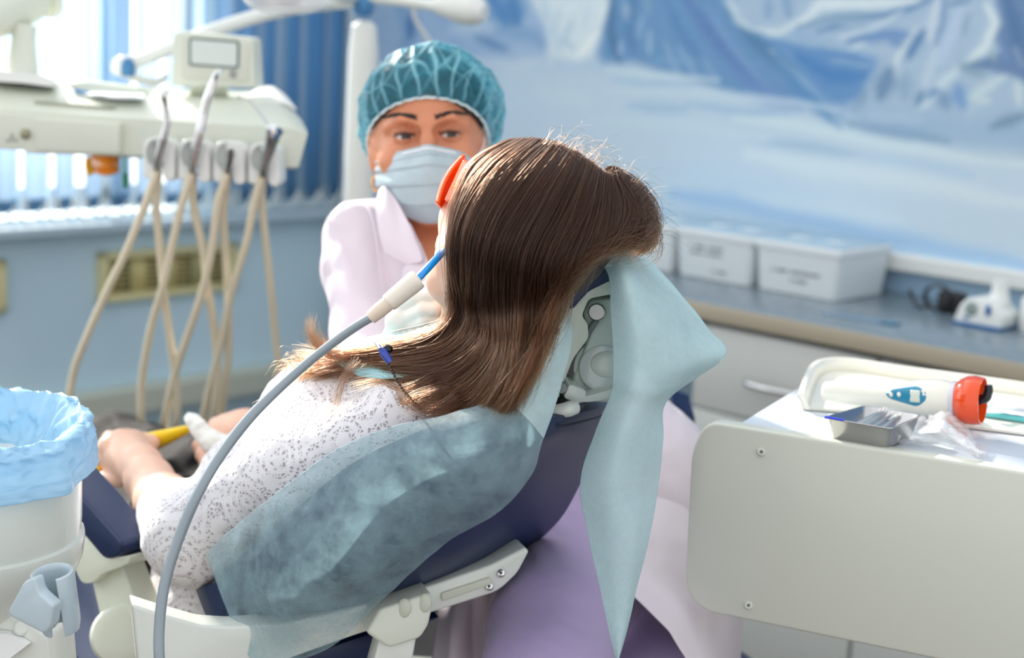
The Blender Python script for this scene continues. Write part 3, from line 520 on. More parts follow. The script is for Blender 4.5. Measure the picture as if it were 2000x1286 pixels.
def cabinet(x0, x1, label, hx, hd):
    t = thing('drawer_cabinet', label, 'cabinet', L((x0 + x1) / 2, CY / 2, 0.0), 'grey drawer cabinets under the worktop')
    MB(ROOM).box(((x0 + x1) / 2, CY / 2 + 0.02, 0.45), (x1 - x0 - 0.004, -CY - 0.06, 0.72)).build('carcass', CAB, t)
    z = 0.808; zs = [0.20, 0.20, 0.335]
    for k, h in enumerate(zs):
        h2 = hd if k == 0 else h; MBq = MB(ROOM).box(((x0 + x1) / 2, CY + 0.018, z - h2 / 2), (x1 - x0 - 0.006, 0.018, h2 - 0.005), 0.002); d = MBq.build('drawer', CAB, t)
        if k < 2:
            hz = z - h2 * 0.55; q = MB(ROOM); q.tube([(hx - 0.075, CY - 0.0, hz), (hx - 0.06, CY - 0.018, hz), (hx, CY - 0.026, hz), (hx + 0.06, CY - 0.018, hz), (hx + 0.075, CY - 0.0, hz)], 0.006, 10, 5, flat=0.6); q.build('handle', STEEL, d)
        z -= h2
    MB(ROOM).box(((x0 + x1) / 2, CY + 0.07, 0.045), (x1 - x0, 0.02, 0.09)).build('plinth', mat('plinth', rgb(60, 56, 54), 0.5), t)
hxy = rmural(1522, 742, -CY); hd = 0.808 - rmural(1400, 808, -CY).z
cabinet(X1, X2 - 0.001, 'grey drawer cabinet with a curved silver handle behind the teal sheet', hxy.x, hd)
cabinet(X2 + 0.001, X2 + 0.62, 'grey drawer cabinet at the right, behind the instrument cart tray', X2 + 0.31, hd)
cabinet(X2 + 0.622, X2 + 1.25, 'grey drawer cabinet furthest right, cut by the photo edge', X2 + 0.93, hd)
MB(ROOM).box((X1 - 0.012, CY / 2 + 0.02, 0.41), (0.018, -CY - 0.05, 0.82)).build('side_panel', mat('cab_side', rgb(86, 104, 128), 0.5)); tag(bpy.data.objects['side_panel'], 'dark blue grey end panel left of the first drawer cabinet', 'panel')
BOXM = mat('box_white', rgb(220, 226, 228), 0.4); LIDM = mat('lid_clear', rgb(170, 196, 212), 0.25); INK = mat('ink', rgb(96, 108, 118), 0.7)
b0 = rz(1478, 561, CZ); b1 = rz(1632, 592, CZ); bx1 = rz(1322, 531, CZ)
def storage_box(x0, x1, yf, h, label, marks):
    t = thing('storage_box', label, 'box', L((x0 + x1) / 2, (yf - 0.02) / 2, CZ + 0.001), 'white storage boxes on the worktop'); d = -yf - 0.045; cx = (x0 + x1) / 2; yc = yf + d / 2
    bm = bmesh.new(); vs = []
    for z, s in ((0.0, 0.93), (h * 0.8, 1.0)):
        pts = rounded([(cx - (x1 - x0) / 2 * s, yc - d / 2 * s), (cx + (x1 - x0) / 2 * s, yc - d / 2 * s), (cx + (x1 - x0) / 2 * s, yc + d / 2 * s), (cx - (x1 - x0) / 2 * s, yc + d / 2 * s)], 0.014, 4); vs.append([bm.verts.new((p[0], p[1], CZ + 0.001 + z)) for p in pts])
    nn = len(vs[0]); [bm.faces.new((vs[0][i], vs[0][(i + 1) % nn], vs[1][(i + 1) % nn], vs[1][i])) for i in range(nn)]; bm.faces.new(vs[0][::-1]); bm.faces.new(vs[1])
    mb = MB(ROOM); mb.bm(bm); mb.build('body', BOXM, t)
    MB(ROOM).box((cx, yc, CZ + h * 0.86), (x1 - x0 + 0.006, d + 0.006, h * 0.17), 0.006).build('lid_rim', BOXM, t)
    ld = MB(ROOM).box((cx, yc, CZ + h * 0.955), (x1 - x0 - 0.012, d - 0.012, h * 0.05), 0.003); ld.build('lid', LIDM, t)
    for sx in (-0.22, 0.2): MB(ROOM).box((cx + (x1 - x0) * sx, yc - d * 0.1, CZ + h * 0.985), ((x1 - x0) * 0.2, d * 0.14, h * 0.02), 0.001).build('lid_clip', BOXM, t)
    rr = random.Random(3)
    for (fx, fz, wl, hh) in marks:
        q = MB(ROOM)
        x = cx + fx * (x1 - x0) - wl / 2
        while x < cx + fx * (x1 - x0) + wl / 2:
            wch = 0.0042 + rr.random() * 0.002; zz = CZ + fz * h; s = 0.93 + 0.07 * fz / 0.8; yy = yc - d / 2 * s - 0.0006
            if rr.random() > 0.12: 
                q.box((x + wch * 0.15, yy, zz), (0.0012, 0.0008, hh)); q.box((x + wch * 0.5, yy, zz + (rr.choice((-1, 0, 1)) * hh * 0.4)), (wch * 0.6, 0.0008, 0.0012)); q.box((x + wch * 0.8, yy, zz), (0.0012, 0.0008, hh * rr.choice((0.6, 1))))
            x += wch + 0.0014
        q.build('lettering', INK, t)
wbx = b1.x - b0.x
storage_box(b0.x + 0.002, b1.x, b1.y, 0.112, 'white lidded box with two lines of dark lettering, rightmost on the worktop', [(0.0, 0.42, 0.115, 0.007), (0.02, 0.27, 0.035, 0.007)])
storage_box(b0.x - wbx - 0.001, b0.x - 0.004, b1.y, 0.112, 'white lidded box with three short lines of lettering, middle of the row', [(-0.1, 0.62, 0.08, 0.007), (-0.1, 0.5, 0.08, 0.006), (0.06, 0.18, 0.045, 0.006)])
storage_box(b0.x - 2 * wbx - 0.006, b0.x - wbx - 0.007, b1.y, 0.112, 'white lidded box half hidden by the patient\'s hair', [])
# adapter with its lead
pa = rz(1852, 612, CZ); t = thing('power_adapter', 'black power adapter with coiled lead on the worktop', 'adapter', L(pa.x, pa.y, CZ))
MB(ROOM).box((pa.x, pa.y + 0.01, CZ + 0.022), (0.05, 0.035, 0.042), 0.006).build('body', DARK, t)
q = MB(ROOM)
for k in range(4): q.tube([(pa.x - 0.02 + 0.028 * cos(a + k), pa.y - 0.006 - 0.004 * k, CZ + 0.03 + 0.024 * sin(a + k)) for a in np.linspace(0, 2 * pi, 12)], 0.002, 6, 3)
q.tube([(pa.x - 0.03, pa.y - 0.012, CZ + 0.012), (pa.x - 0.055, pa.y - 0.02, CZ + 0.006), (pa.x - 0.075, pa.y - 0.01, CZ + 0.02), (pa.x - 0.083, pa.y - 0.01, CZ + 0.035)], [0.003, 0.003, 0.004, 0.004], 8); q.build('lead', DARK, t)
pc = rz(1905, 640, CZ); t = thing('charging_base', 'white charging base with blue buttons beside the black adapter', 'charger', L(pc.x, pc.y + 0.03, CZ))
CHB = mat('charger_blue', rgb(20, 96, 160), 0.3)
def cbp(pts, y0, y1, name, m, bev=0.004): q = MB(ROOM); q.prism([(pc.x + x, pc.y + y0, CZ + z) for x, z in rounded(pts, 0.008, 4)], (0, y1 - y0, 0), bev); return q.build(name, m, t)
cbp([(-0.048, 0.002), (0.05, 0.002), (0.054, 0.03), (0.02, 0.055), (-0.02, 0.055), (-0.036, 0.04)], 0.0, 0.075, 'body', WHITE, 0.006)
cbp([(-0.046, 0.0), (0.05, 0.0), (0.051, 0.007), (-0.047, 0.007)], -0.003, 0.078, 'base', CHB, 0.002)
q = MB(ROOM); q.lathe([(0, 0.045), (0.022, 0.045), (0.017, 0.065), (0.0155, 0.07), (0.0155, 0.09), (0.0, 0.09)], 24, Matrix.Translation((pc.x + 0.02, pc.y + 0.045, CZ))); q.build('socket', WHITE, t)
q = MB(ROOM); q.sphere((pc.x + 0.022, pc.y - 0.001, CZ + 0.036), (0.006, 0.003, 0.011)); q.sphere((pc.x - 0.02, pc.y - 0.001, CZ + 0.016), (0.006, 0.002, 0.003)); q.build('button', CHB, t)
q = MB(ROOM); q.sphere((pc.x - 0.012, pc.y - 0.0, CZ + 0.034), (0.013, 0.004, 0.014)); q.build('recess', mat('recess_grey', rgb(140, 154, 150), 0.5), t)
e0, e1 = rz(1612, 612, CZ), rz(1752, 636, CZ); t = thing('sterile_pouch', 'flat clear blue pouch lying flat on the worktop below the boxes', 'pouch', L((e0.x + e1.x) / 2, (e0.y + e1.y) / 2, CZ)); dv = (e1 - e0); dn = dv.normalized(); nn = Vector((-dn.y, dn.x, 0)) * 0.028
q = MB(ROOM); q.prism([e0 + nn * .5, e1 + nn * .5, e1 - nn * .5, e0 - nn * .5], (0, 0, 0.003), 0.001); q.build('pouch', mat('pouch_blue', rgb(120, 150, 175), 0.2), t)
q = MB(ROOM); q.prism([e1 - dn * 0.03 + nn * .5, e1 + nn * .5, e1 - nn * .5, e1 - dn * 0.03 - nn * .5], (0, 0, 0.0045), 0.001); q.build('seal', mat('pouch_teal', rgb(70, 130, 160), 0.3), t)
pw = rz(2012, 648, CZ); t = thing('bottle', 'pale bottle cut off by the right photo edge on the worktop', 'bottle', L(pw.x, pw.y, CZ)); q = MB(ROOM); q.lathe([(0, 0), (0.02, 0), (0.022, 0.01), (0.022, 0.06), (0.012, 0.075), (0.012, 0.09), (0, 0.09)], 20, Matrix.Translation((pw.x, pw.y, CZ))); q.build('body', WHITE, t)
# ---------------------------------------------------------------- instrument cart
HC = 0.95
def cz(x, y, z=HC): r = ray(x, y); return CAM_LOC + r * ((z - CAM_LOC.z) / r.z)
a, b = cz(1394, 826), cz(2000, 923); CX = (b - a).normalized(); CN = Vector((-CX.y, CX.x, 0)); ca_ = math.degrees(math.atan2(CX.y, CX.x))
_c = CAM_ROT.transposed() @ (a - CAM_LOC); FC = Frame(1394, 826, -_c.z, ca_)
cart = thing('instrument_cart', 'cream instrument cart with large rounded front panel at the right', 'cart', (a + b) / 2 + Vector((0.1, 0.1, -0.25)))
PAN = mat('cart_panel', rgb(208, 211, 199), 0.35, coat=0.2)
pr(FC, [(1378, 823, 70), (2000, 922, 0), (3050, 1089, 0), (3050, 1534, 0), (2000, 1322, 0), (1820, 1288, 0), (1372, 1195, 70), (1336, 1150, 50), (1350, 880, 60)], 0.0, 0.022, 'front_panel', PAN, cart, 40, 0.004, 10)
for x, y in ((1487, 883), (1462, 1183)):
    m = MB(); m.lathe([(0, -0.0028), (0.0035, -0.0026), (0.0048, -0.0012), (0.005, 0.001), (0, 0.001)], 24, along(FC.pt(x, y, 0.0), FC.pt(x, y, 0.05))); m.lathe([(0, -0.0034), (0.0006, -0.0034), (0.0006, -0.0028), (0, -0.0028)], 8, along(FC.pt(x, y, 0.0), FC.pt(x, y, 0.05))); m.build('screw_cap', mat('cap', rgb(206, 208, 198), 0.3), cart)
TL, BL, BR2 = cz(1465, 830, 0.947), cz(1590, 752, 0.947), cz(2250, 846, 0.947)
bk = (BL - TL).dot(CN); P0 = FC.pt(1440, 832, 0.022); P0 = P0 - Vector((0, 0, P0.z - 0.947)); lx = FC.pt(3040, 1086, 0.022) - FC.pt(1440, 832, 0.022); lx.z = 0
tp = [P0, P0 + lx, P0 + lx + CN * (bk - 0.0), P0 + CN * bk + CX * ((BL - TL).dot(CX))]
m = MB(); m.prism([p - Vector((0, 0, 0.03)) for p in tp], (0, 0, 0.03), 0.003); m.build('top', mat('cart_top', rgb(206, 214, 222), 0.22, coat=0.3), cart)
m = MB(); c0 = P0 + lx * 0.53 + CN * bk * 0.5; m.box((0, 0, 0), (lx.length * 0.86, bk - 0.06, 0.2), 0.006, axes_m(Vector((c0.x, c0.y, 0.82)), CX, CN, (0, 0, 1))); m.build('body', CREAM, cart)
for sx in (0.05, 0.42):
    for sy in (-0.1, 0.1):
        q = c0 + CX * sx + CN * sy; m = MB(); m.lathe([(0, 0.05), (0.014, 0.05), (0.014, 0.75), (0, 0.75)], 16, Matrix.Translation((q.x, q.y, 0))); l_ = m.build('leg', STEEL, cart)
        m = MB(); m.lathe([(0, -0.012), (0.024, -0.012), (0.026, 0), (0.024, 0.012), (0, 0.012)], 20, axes_m(Vector((q.x, q.y, 0.026)), CX, (0, 0, 1), CN)); m.build('caster', DARK, l_)
# loose tray on the cart
TZ = 0.948
tray = thing('tray', 'white raised rim tray on the cart under the curing light', 'tray', cz(1800, 800, TZ))
rim = [(1566, 800), (1578, 762), (1592, 738), (1616, 728), (1660, 728), (1760, 743), (1900, 762), (2060, 785), (2240, 812)]
rp = [cz(x, y, TZ) for x, y in rim]; rp = smooth_path(rp, 6)
prof = [(0.010, 0.0), (0.0045, 0.011), (0.002, 0.0175), (-0.002, 0.0185), (-0.006, 0.017), (-0.0065, 0.014), (-0.003, 0.010), (0.001, 0.0)]
V, F = [], []; nn = len(prof)
for i, p in enumerate(rp):
    t_ = (rp[min(i + 1, len(rp) - 1)] - rp[max(i - 1, 0)]).normalized(); s_ = Vector((t_.y, -t_.x, 0))
    for o_, z_ in prof: V.append(p + s_ * o_ + Vector((0, 0, z_)))
for i in range(len(rp) - 1):
    for j in range(nn): F.append((i * nn + j, i * nn + (j + 1) % nn, (i + 1) * nn + (j + 1) % nn, (i + 1) * nn + j))
GLW = mat('tray_white', rgb(236, 234, 222), 0.25, coat=0.3)
F += [tuple(range(nn)), tuple((len(rp) - 1) * nn + j for j in range(nn))[::-1]]; mesh('rim', V, F, GLW, tray)
inner = [p + Vector((0, 0, 0.0)) for p in rp]; front = [cz(2240, 880, TZ), cz(1900, 838, TZ), cz(1640, 806, TZ)]
m = MB(); m.prism(inner + front, (0, 0, 0.003), 0); m.build('floor', GLW, tray)
# curing light
cl = thing('curing_light', 'white cordless curing light with teal button panel and orange shield', 'curing light', cz(1720, 795, TZ + 0.004))
h0, h1 = cz(1612, 764, TZ + 0.022), cz(1862, 790, TZ + 0.03)
def hl(t, dz=0): return h0.lerp(h1, t) + Vector((0, 0, dz))
m = MB(); m.tube([hl(-0.02), hl(0.0), hl(0.12), hl(0.35), hl(0.52, .002), hl(0.66, .003), hl(0.8, .004), hl(0.92, .005), hl(1.0, .006)], [0.004, 0.0105, 0.0125, 0.0125, 0.0138, 0.0175, 0.021, 0.021, 0.018], 28, 6); m.build('body', GLW, cl)
M_ = along(hl(1.0, .006), hl(1.15, .0065)); m = MB(); m.lathe([(0, -0.004), (0.0185, -0.004), (0.0195, -0.002), (0.0195, 0.002), (0.0175, 0.004), (0, 0.004)], 30, M_); m.build('collar', mat('collar', rgb(216, 214, 222), 0.3), cl)
ORM = mat('orange_shield', rgb(255, 84, 20), 0.15, coat=0.6, alpha=0.95, trans=0.15)
m = MB(); m.lathe([(0.0172, 0.002), (0.022, 0.006), (0.0265, 0.014), (0.027, 0.022), (0.0255, 0.031), (0.0235, 0.031), (0.024, 0.022), (0.023, 0.014), (0.018, 0.006)], 34, M_); m.build('shield', ORM, cl)
m = MB(); tb = M_ @ Vector((0.0, 0, 0.02)); m.tube([hl(1.0, .006), M_ @ Vector((0.002, 0, 0.03)), M_ @ Vector((0.010, 0, 0.036)), M_ @ Vector((0.018, 0, 0.036))], [0.006, 0.0055, 0.005, 0.0042], 14); m.build('tip', mat('tip_black', rgb(20, 26, 34), 0.25), cl)
# button panel wrapped on the side of the handle
def on_handle(x, y, r=0.0218):
    p = cz(x, y, TZ + 0.03); ax = (h1 - h0).normalized(); best = None
    rr = ray(x, y)
    # nearest point of the viewing ray to the handle axis, pushed onto its surface
    w0 = CAM_LOC - h0; A_ = rr.dot(rr); B_ = rr.dot(ax); D_ = rr.dot(w0); E_ = ax.dot(w0); den = A_ - B_ * B_; s_ = (B_ * E_ - D_) / den; u_ = (A_ * E_ - B_ * D_) / den
    tt = u_ / (h1 - h0).length; c_ = hl(tt, 0.0035); R = float(np.interp(tt, [0.35, 0.52, 0.66, 0.8, 0.92, 1.0], [0.0125, 0.0138, 0.0175, 0.021, 0.021, 0.018])) + r
    q = CAM_LOC + rr * s_; dd = (q - c_); dd = dd - ax * dd.dot(ax); h = min(dd.length, R * 0.98); back = sqrt(max(R * R - h * h, 0)); vdir = (rr - ax * rr.dot(ax)).normalized(); return c_ + ax * 0 + (dd.normalized() * h if h > 1e-6 else Vector()) - vdir * back
def decal(outline, name, m, r, parent, cx, cy, N=6):
    O = rounded(outline, 8, 5); V = [on_handle(cx, cy, r)]; F = []; n_ = len(O)
    for k in range(1, N + 1):
        for x, y in O: V.append(on_handle(cx + (x - cx) * k / N, cy + (y - cy) * k / N, r))
    for i in range(n_): F.append((0, 1 + i, 1 + (i + 1) % n_))
    for k in range(N - 1):
        for i in range(n_): a_ = 1 + k * n_; F.append((a_ + i, a_ + n_ + i, a_ + n_ + (i + 1) % n_, a_ + (i + 1) % n_))
    o = mesh(name, V, F, m, parent); s = o.modifiers.new('thickness', 'SOLIDIFY'); s.thickness = 0.0006; s.offset = 0; return o
TEALP = mat('teal_panel', rgb(40, 134, 168), 0.25)
decal([(1735, 770, 8), (1746, 762, 10), (1780, 757), (1800, 755, 14), (1817, 768, 14), (1818, 782, 12), (1800, 796, 14), (1772, 788), (1744, 780, 10)], 'button_panel', TEALP, 0.0006, cl, 1778, 774)
decal([(1786, 763, 2), (1805, 764, 2), (1805, 788, 2), (1785, 786, 2)], 'display', mat('lcd', rgb(214, 220, 208), 0.3), 0.0012, cl, 1796, 775)
for x in (1747, 1763): decal([(x - 5, 771, 4), (x, 766, 4), (x + 5, 772, 4), (x, 778, 4)], 'button', GLW, 0.0012, cl, x, 772, 3)
# steel tray with instruments
st = thing('steel_tray', 'small rectangular steel tray of instruments on the cart edge', 'tray', cz(1705, 840, TZ))
zt = TZ + 0.024; top = [cz(1611, 817, zt), cz(1739, 839, zt), cz(1800, 813, zt), cz(1690, 794, zt)]; cc = sum(top, Vector()) / 4; zb = 0.949
def ringt(s, z, r=0.02):
    X_ = (top[1] - top[0]).normalized(); Y_ = Vector((-X_.y, X_.x, 0)); pts = [((p - cc).dot(X_) * s, (p - cc).dot(Y_) * s) for p in top]; R_o = rounded(pts, 0.008, 4); return [Vector((cc.x, cc.y, z)) + X_ * x + Y_ * y for x, y in R_o]
loops = [ringt(1.03, zt), ringt(1.03, zt + 0.0012), ringt(0.98, zt + 0.001), ringt(0.86, zb + 0.004), ringt(0.82, zb + 0.003), ringt(0.01, zb + 0.003)]
outl = [ringt(1.03, zt), ringt(0.985, zt - 0.001), ringt(0.87, zb + 0.002), ringt(0.84, zb), ringt(0.01, zb)]
def loft(loops, name, m, parent):
    V = [p for l_ in loops for p in l_]; n_ = len(loops[0]); F = [(i * n_ + j, i * n_ + (j + 1) % n_, (i + 1) * n_ + (j + 1) % n_, (i + 1) * n_ + j) for i in range(len(loops) - 1) for j in range(n_)]
    mb = MB(); mb.add(V, F); return mb.build(name, m, parent, auto=False)
loft(outl[::-1] + loops[1:], 'tray_body', mat('tray_steel', (0.52, 0.52, 0.52), 0.22, 1.0), st)
m = MB(); m.tube([top[0] + Vector((0, 0, .001)), top[0].lerp(top[1], 0.3) + Vector((0, 0, .001))], 0.0014, 8); m.build('blue_mark', mat('blue_ink', rgb(50, 70, 220), 0.3), st)
rr = random.Random(5)
for k in range(9):
    u = 0.14 + 0.085 * k; p = top[0].lerp(top[1], u + 0.02) * 0.8 + cc * 0.2; q = top[3].lerp(top[2], u + 0.1 + rr.uniform(-.05, .05)) * 0.62 + cc * 0.38; p = Vector((p.x, p.y, 0.0615 + 0.896)); q = Vector((q.x, q.y, 0.9665 + rr.uniform(0, 0.006)))
    t = thing('hand_instrument', 'thin steel hand instrument in the heap in the steel tray', 'dental instrument', (p + q) / 2, 'steel instruments in the tray'); m = MB(); e_ = (q - p).normalized()
    m.tube([p - e_ * 0.003, p, p.lerp(q, .3), p.lerp(q, .75), q, q + e_ * 0.006 + Vector((0, 0, 0.003))], [0.0008, 0.0013, 0.0027, 0.0025, 0.0013, 0.0006], 10, 4); m.build('shaft', mat('instrument_steel', (0.55, 0.53, 0.5), 0.3, 1.0) if k % 2 else STEEL, t)
CLR = mat('clear_plastic', (0.93, 0.95, 0.97), 0.1, alpha=0.45, coat=0.6)
def rodthing(name, label, cat, pts, r, m, grp=None, seg=14):
    t = thing(name, label, cat, pts[len(pts) // 2], grp); q = MB(); q.tube(pts, r, seg, 5); q.build('barrel', m, t); return t
z1 = TZ + 0.009
s1 = rodthing('syringe_tube', 'clear syringe tube leaning beside the steel tray, nearer the panel', 'syringe', [cz(1748, 853, z1), cz(1770, 838, z1), cz(1802, 820, z1 + .004)], [0.0052, 0.0052, 0.0046], CLR)
m = MB(); m.lathe([(0.0016, 0), (0.0058, 0), (0.0058, 0.002), (0.0016, 0.002)], 20, along(cz(1746, 854, z1), cz(1770, 838, z1))); m.build('flange', CLR, s1)
s2 = rodthing('syringe', 'clear disposable syringe lying beside the white cotton, right of the steel tray', 'syringe', [cz(1834, 826, z1), cz(1862, 846, z1), cz(1890, 868, z1), cz(1900, 874, z1 - .002), cz(1916, 886, z1 - .004)], [0.005, 0.0055, 0.005, 0.0022, 0.0014], CLR)
m = MB(); m.tube([cz(1840, 830, z1), cz(1888, 866, z1)], 0.0022, 8); m.build('plunger', mat('plunger', rgb(190, 200, 210), 0.3), s2)
BAG = mat('film_plastic', (0.95, 0.96, 0.97), 0.15, alpha=0.3, coat=0.8)
t = thing('plastic_wrapper', 'crumpled clear plastic wrapper spread on the cart edge', 'wrapper', cz(1830, 860, TZ))
G = net([[cz(1752, 868, TZ), cz(1830, 872, TZ), cz(1915, 896, TZ)], [cz(1790, 842, TZ + .016), cz(1840, 846, TZ + .024), cz(1905, 868, TZ + .01)], [cz(1815, 812, TZ + .02), cz(1850, 806, TZ + .03), cz(1890, 826, TZ + .006)]], 30, 36)
G += gnormals(G) * (fbm(G, 90, 4, 2.0)[..., None] * 0.004 + np.abs(fbm(G, 160, 2, 5.0))[..., None] * 0.002); G[..., 2] = np.maximum(G[..., 2], TZ + 0.001); grid_mesh('film', G, BAG, t, 0.0003)
t = thing('cotton', 'crumpled white cotton and gauze below the orange shield', 'cotton', cz(1860, 815, TZ)); COT = mat('cotton', rgb(245, 244, 244), 0.85, sss=(0.3, (0.6, 0.6, 0.6), 0.004)); m = MB()
for (x, y, s) in ((1830, 812, 1.1), (1852, 803, 1.3), (1880, 812, 1.0)):
    mm = MB(); mm.sphere((0, 0, 0), (0.017 * s, 0.015 * s, 0.011 * s), 28); c_ = cz(x, y, TZ + 0.008)
    A = np.array([tuple(v) for v in mm.V]); A = A * (1 + 0.28 * fbm(A * 1 + x, 150, 3)[:, None]); A[:, 2] = np.maximum(A[:, 2], -0.008); m.add((A + np.array(c_)).tolist(), mm.F)
m.build('gauze', COT, t)
t = thing('glass_slab', 'teal glass slab with white paper at the right photo edge', 'slab', cz(1985, 815, TZ + .004)); m = MB()
m.prism([cz(1912, 813, TZ + .004), cz(2080, 838, TZ + .004), cz(2110, 818, TZ + .004), cz(1935, 796, TZ + .004)], (0, 0, 0.006), 0.001); m.build('slab', mat('teal_glass', rgb(90, 190, 196), 0.08, coat=0.5), t)
m = MB(); G = net([[cz(1925, 806, TZ + .011), cz(1990, 812, TZ + .011), cz(2080, 826, TZ + .011)], [cz(1932, 796, TZ + .018), cz(1990, 803, TZ + .013), cz(2080, 815, TZ + .015)], [cz(1950, 790, TZ + .011), cz(2000, 796, TZ + .02), cz(2080, 806, TZ + .011)]], 14, 24); G[..., 2] += 0.002 * fbm(G, 110, 2); grid_mesh('paper', G, mat('paper_white', (1, 1, 1), 0.6), t, 0.0006)
# ---------------------------------------------------------------- dental chair
ch = thing('dental_chair', 'navy upholstered dental chair with white frame and articulated headrest', 'dental chair', at(760, 1250, 1.75))
ch.location.z = 0.1; WORLD_M[ch.name] = Matrix.Translation(ch.location)
def slab(rows, name, m, parent, thick, nu=50, nv=40, off=1.0, bev=0.0):
    G = net(rows, nu, nv); o = grid_mesh(name, G, m, parent, thick, off=off)
    if bev: b_ = o.modifiers.new('round', 'BEVEL'); b_.width = bev; b_.segments = 4; b_.limit_method = 'ANGLE'; b_.angle_limit = radians(50)
    return o
# backrest: rows run up the back, columns from the near (left) edge round to the far (right) edge
BKR = [[at(436, 1200, 1.62), at(520, 1290, 1.60), at(640, 1290, 1.74), at(700, 1262, 1.95)],
       [at(440, 1122, 1.60), at(505, 1215, 1.575), at(690, 1235, 1.70), at(800, 1196, 1.93)],
       [at(500, 1058, 1.548), at(570, 1165, 1.510), at(800, 1165, 1.62), at(905, 1132, 1.86)],
       [at(592, 982, 1.495), at(690, 1095, 1.468), at(920, 1085, 1.58), at(1012, 1085, 1.78)],
       [at(688, 906, 1.458), at(812, 1005, 1.445), at(1000, 990, 1.55), at(1088, 1022, 1.72)],
       [at(800, 850, 1.432), at(915, 935, 1.422), at(1060, 905, 1.52), at(1134, 945, 1.66)],
       [at(905, 815, 1.425), at(1000, 868, 1.418), at(1115, 845, 1.49), at(1170, 862, 1.60)],
       [at(985, 800, 1.44), at(1050, 816, 1.435), at(1135, 806, 1.49), at(1194, 790, 1.58)]]
slab(BKR, 'backrest', NAVY, ch, 0.05, 70, 50, -1.0, 0.012)
m = MB(); m.tube([at(1062, 836, 1.455), at(1110, 830, 1.46), at(1160, 818, 1.50), at(1196, 806, 1.56)], 0.0012, 6); m.build('seam', mat('seam', rgb(20, 26, 44), 0.6), ch)
# frame band under the backrest
FB = Frame(760, 1190, 1.60, 20)
FRM = mat('frame_white', rgb(218, 222, 214), 0.25, coat=0.4)
pr(FB, [(258, 1182, 0), (300, 1196), (390, 1222), (450, 1226), (560, 1218), (700, 1186), (850, 1142), (960, 1104), (1026, 1070, 14), (1034, 1078, 10), (1012, 1120), (975, 1156, 20), (850, 1196), (700, 1240), (560, 1290), (470, 1400), (280, 1400)], -0.02, 0.012, 'frame', FRM, ch, 12, 0.003, 5)
pr(FB, [(575, 1290), (700, 1247), (860, 1205), (740, 1262), (720, 1320), (560, 1330)], 0.03, 0.26, 'under_pad', NAVY, ch, 6, 0.006)
pr(FB, [(742, 1192, 8), (842, 1158, 16), (848, 1176), (838, 1222), (822, 1248, 10), (760, 1268, 10), (716, 1238, 8)], -0.055, -0.018, 'bracket', CREAM, ch, 8, 0.008, 5)
pr(FB, [(862, 1160), (960, 1128, 6), (962, 1142, 6), (864, 1176)], -0.023, -0.019, 'frame_inlay', CREAM2, ch, 4, 0.0012)
for x, y in ((789, 1188), (829, 1178)):
    m = MB(); m.sphere(FB.pt(x, y, -0.054), (0.0075, 0.004, 0.0105), 20); m.build('bracket_recess', CREAM2, ch)
pr(FB, [(742, 1250), (815, 1240), (800, 1330), (720, 1330)], -0.045, -0.02, 'strut', FRM, ch, 8, 0.004)
for x, y in ((978, 1120), (955, 1146)):
    m = MB(); m.sphere((0, 0, 0), (0.0048, 0.0048, 0.0028), 20, along(FB.pt(x, y, -0.021), FB.pt(x, y, -0.06))); m.build('bolt', CHROME, ch)
    m = MB(); m.lathe([(0, 0.0029), (0.0018, 0.0029), (0.0018, 0.0024)], 6, along(FB.pt(x, y, -0.021), FB.pt(x, y, -0.06))); m.build('bolt_socket', DARK, ch)
# seat and leg part
slab([[at(40, 1000, 2.25), at(100, 1060, 2.0), at(170, 1120, 1.88), at(280, 1240, 1.78)], [at(50, 1060, 2.2), at(110, 1130, 1.96), at(190, 1230, 1.82), at(290, 1330, 1.74)], [at(50, 1150, 2.15), at(100, 1220, 1.92), at(180, 1320, 1.78), at(290, 1420, 1.70)]], 'seat', NAVY, ch, 0.05, 30, 50)
slab([[at(416, 1142, 1.69), at(430, 1180, 1.68), at(446, 1226, 1.66)], [at(436, 1140, 1.66), at(452, 1180, 1.65), at(470, 1228, 1.64)], [at(480, 1150, 1.66), at(490, 1190, 1.66), at(500, 1230, 1.66)]], 'side_bolster', NAVY, ch, 0.02, 20, 20)
# armrest
FP = Frame(240, 1065, 1.70, -42)
pr(FP, [(240, 1062, 10), (236, 1086, 12), (204, 1096, 16), (146, 1026, 0), (30, 880, 10), (50, 846, 10), (132, 940, 0)], 0.0, 0.048, 'armrest', NAVY, ch, 12, 0.010, 5)
FA = Frame(200, 1120, 1.74, -38)
pr(FA, [(130, 1060, 4), (150, 1030, 4), (205, 1090), (255, 1086, 4), (252, 1100, 6), (232, 1110, 8), (200, 1120), (180, 1140, 10), (160, 1140, 14), (150, 1120)], 0.0, 0.05, 'armrest_bracket', CREAM, ch, 8, 0.006)
pr(FA, [(176, 1124, 10), (232, 1096, 6), (238, 1110), (276, 1210, 16), (276, 1250, 10), (262, 1330), (205, 1330), (200, 1230)], 0.012, 0.045, 'armrest_arm', CREAM, ch, 8, 0.005)
m = MB(); m.lathe([(0, -0.018), (0.023, -0.0175), (0.031, -0.013), (0.034, -0.004), (0.0345, 0.01), (0, 0.01)], 40, along(FA.pt(236, 1242, 0.008), FA.pt(236, 1242, 0.1))); m.build('pivot_cap', CREAM, ch)
m = MB(); m.lathe([(0.0015, -0.0012), (0.0035, -0.001), (0.0045, 0.0), (0.0035, 0.001)], 20, along(FA.pt(213, 1246, -0.007), FA.pt(213, 1246, 0.1))); m.build('pivot_screw', STEEL, ch)
m = MB(); m.lathe([(0, -0.0005), (0.0016, -0.0005), (0.0016, 0.001), (0, 0.001)], 6, along(FA.pt(213, 1246, -0.0075), FA.pt(213, 1246, 0.1))); m.build('pivot_socket', DARK, ch)
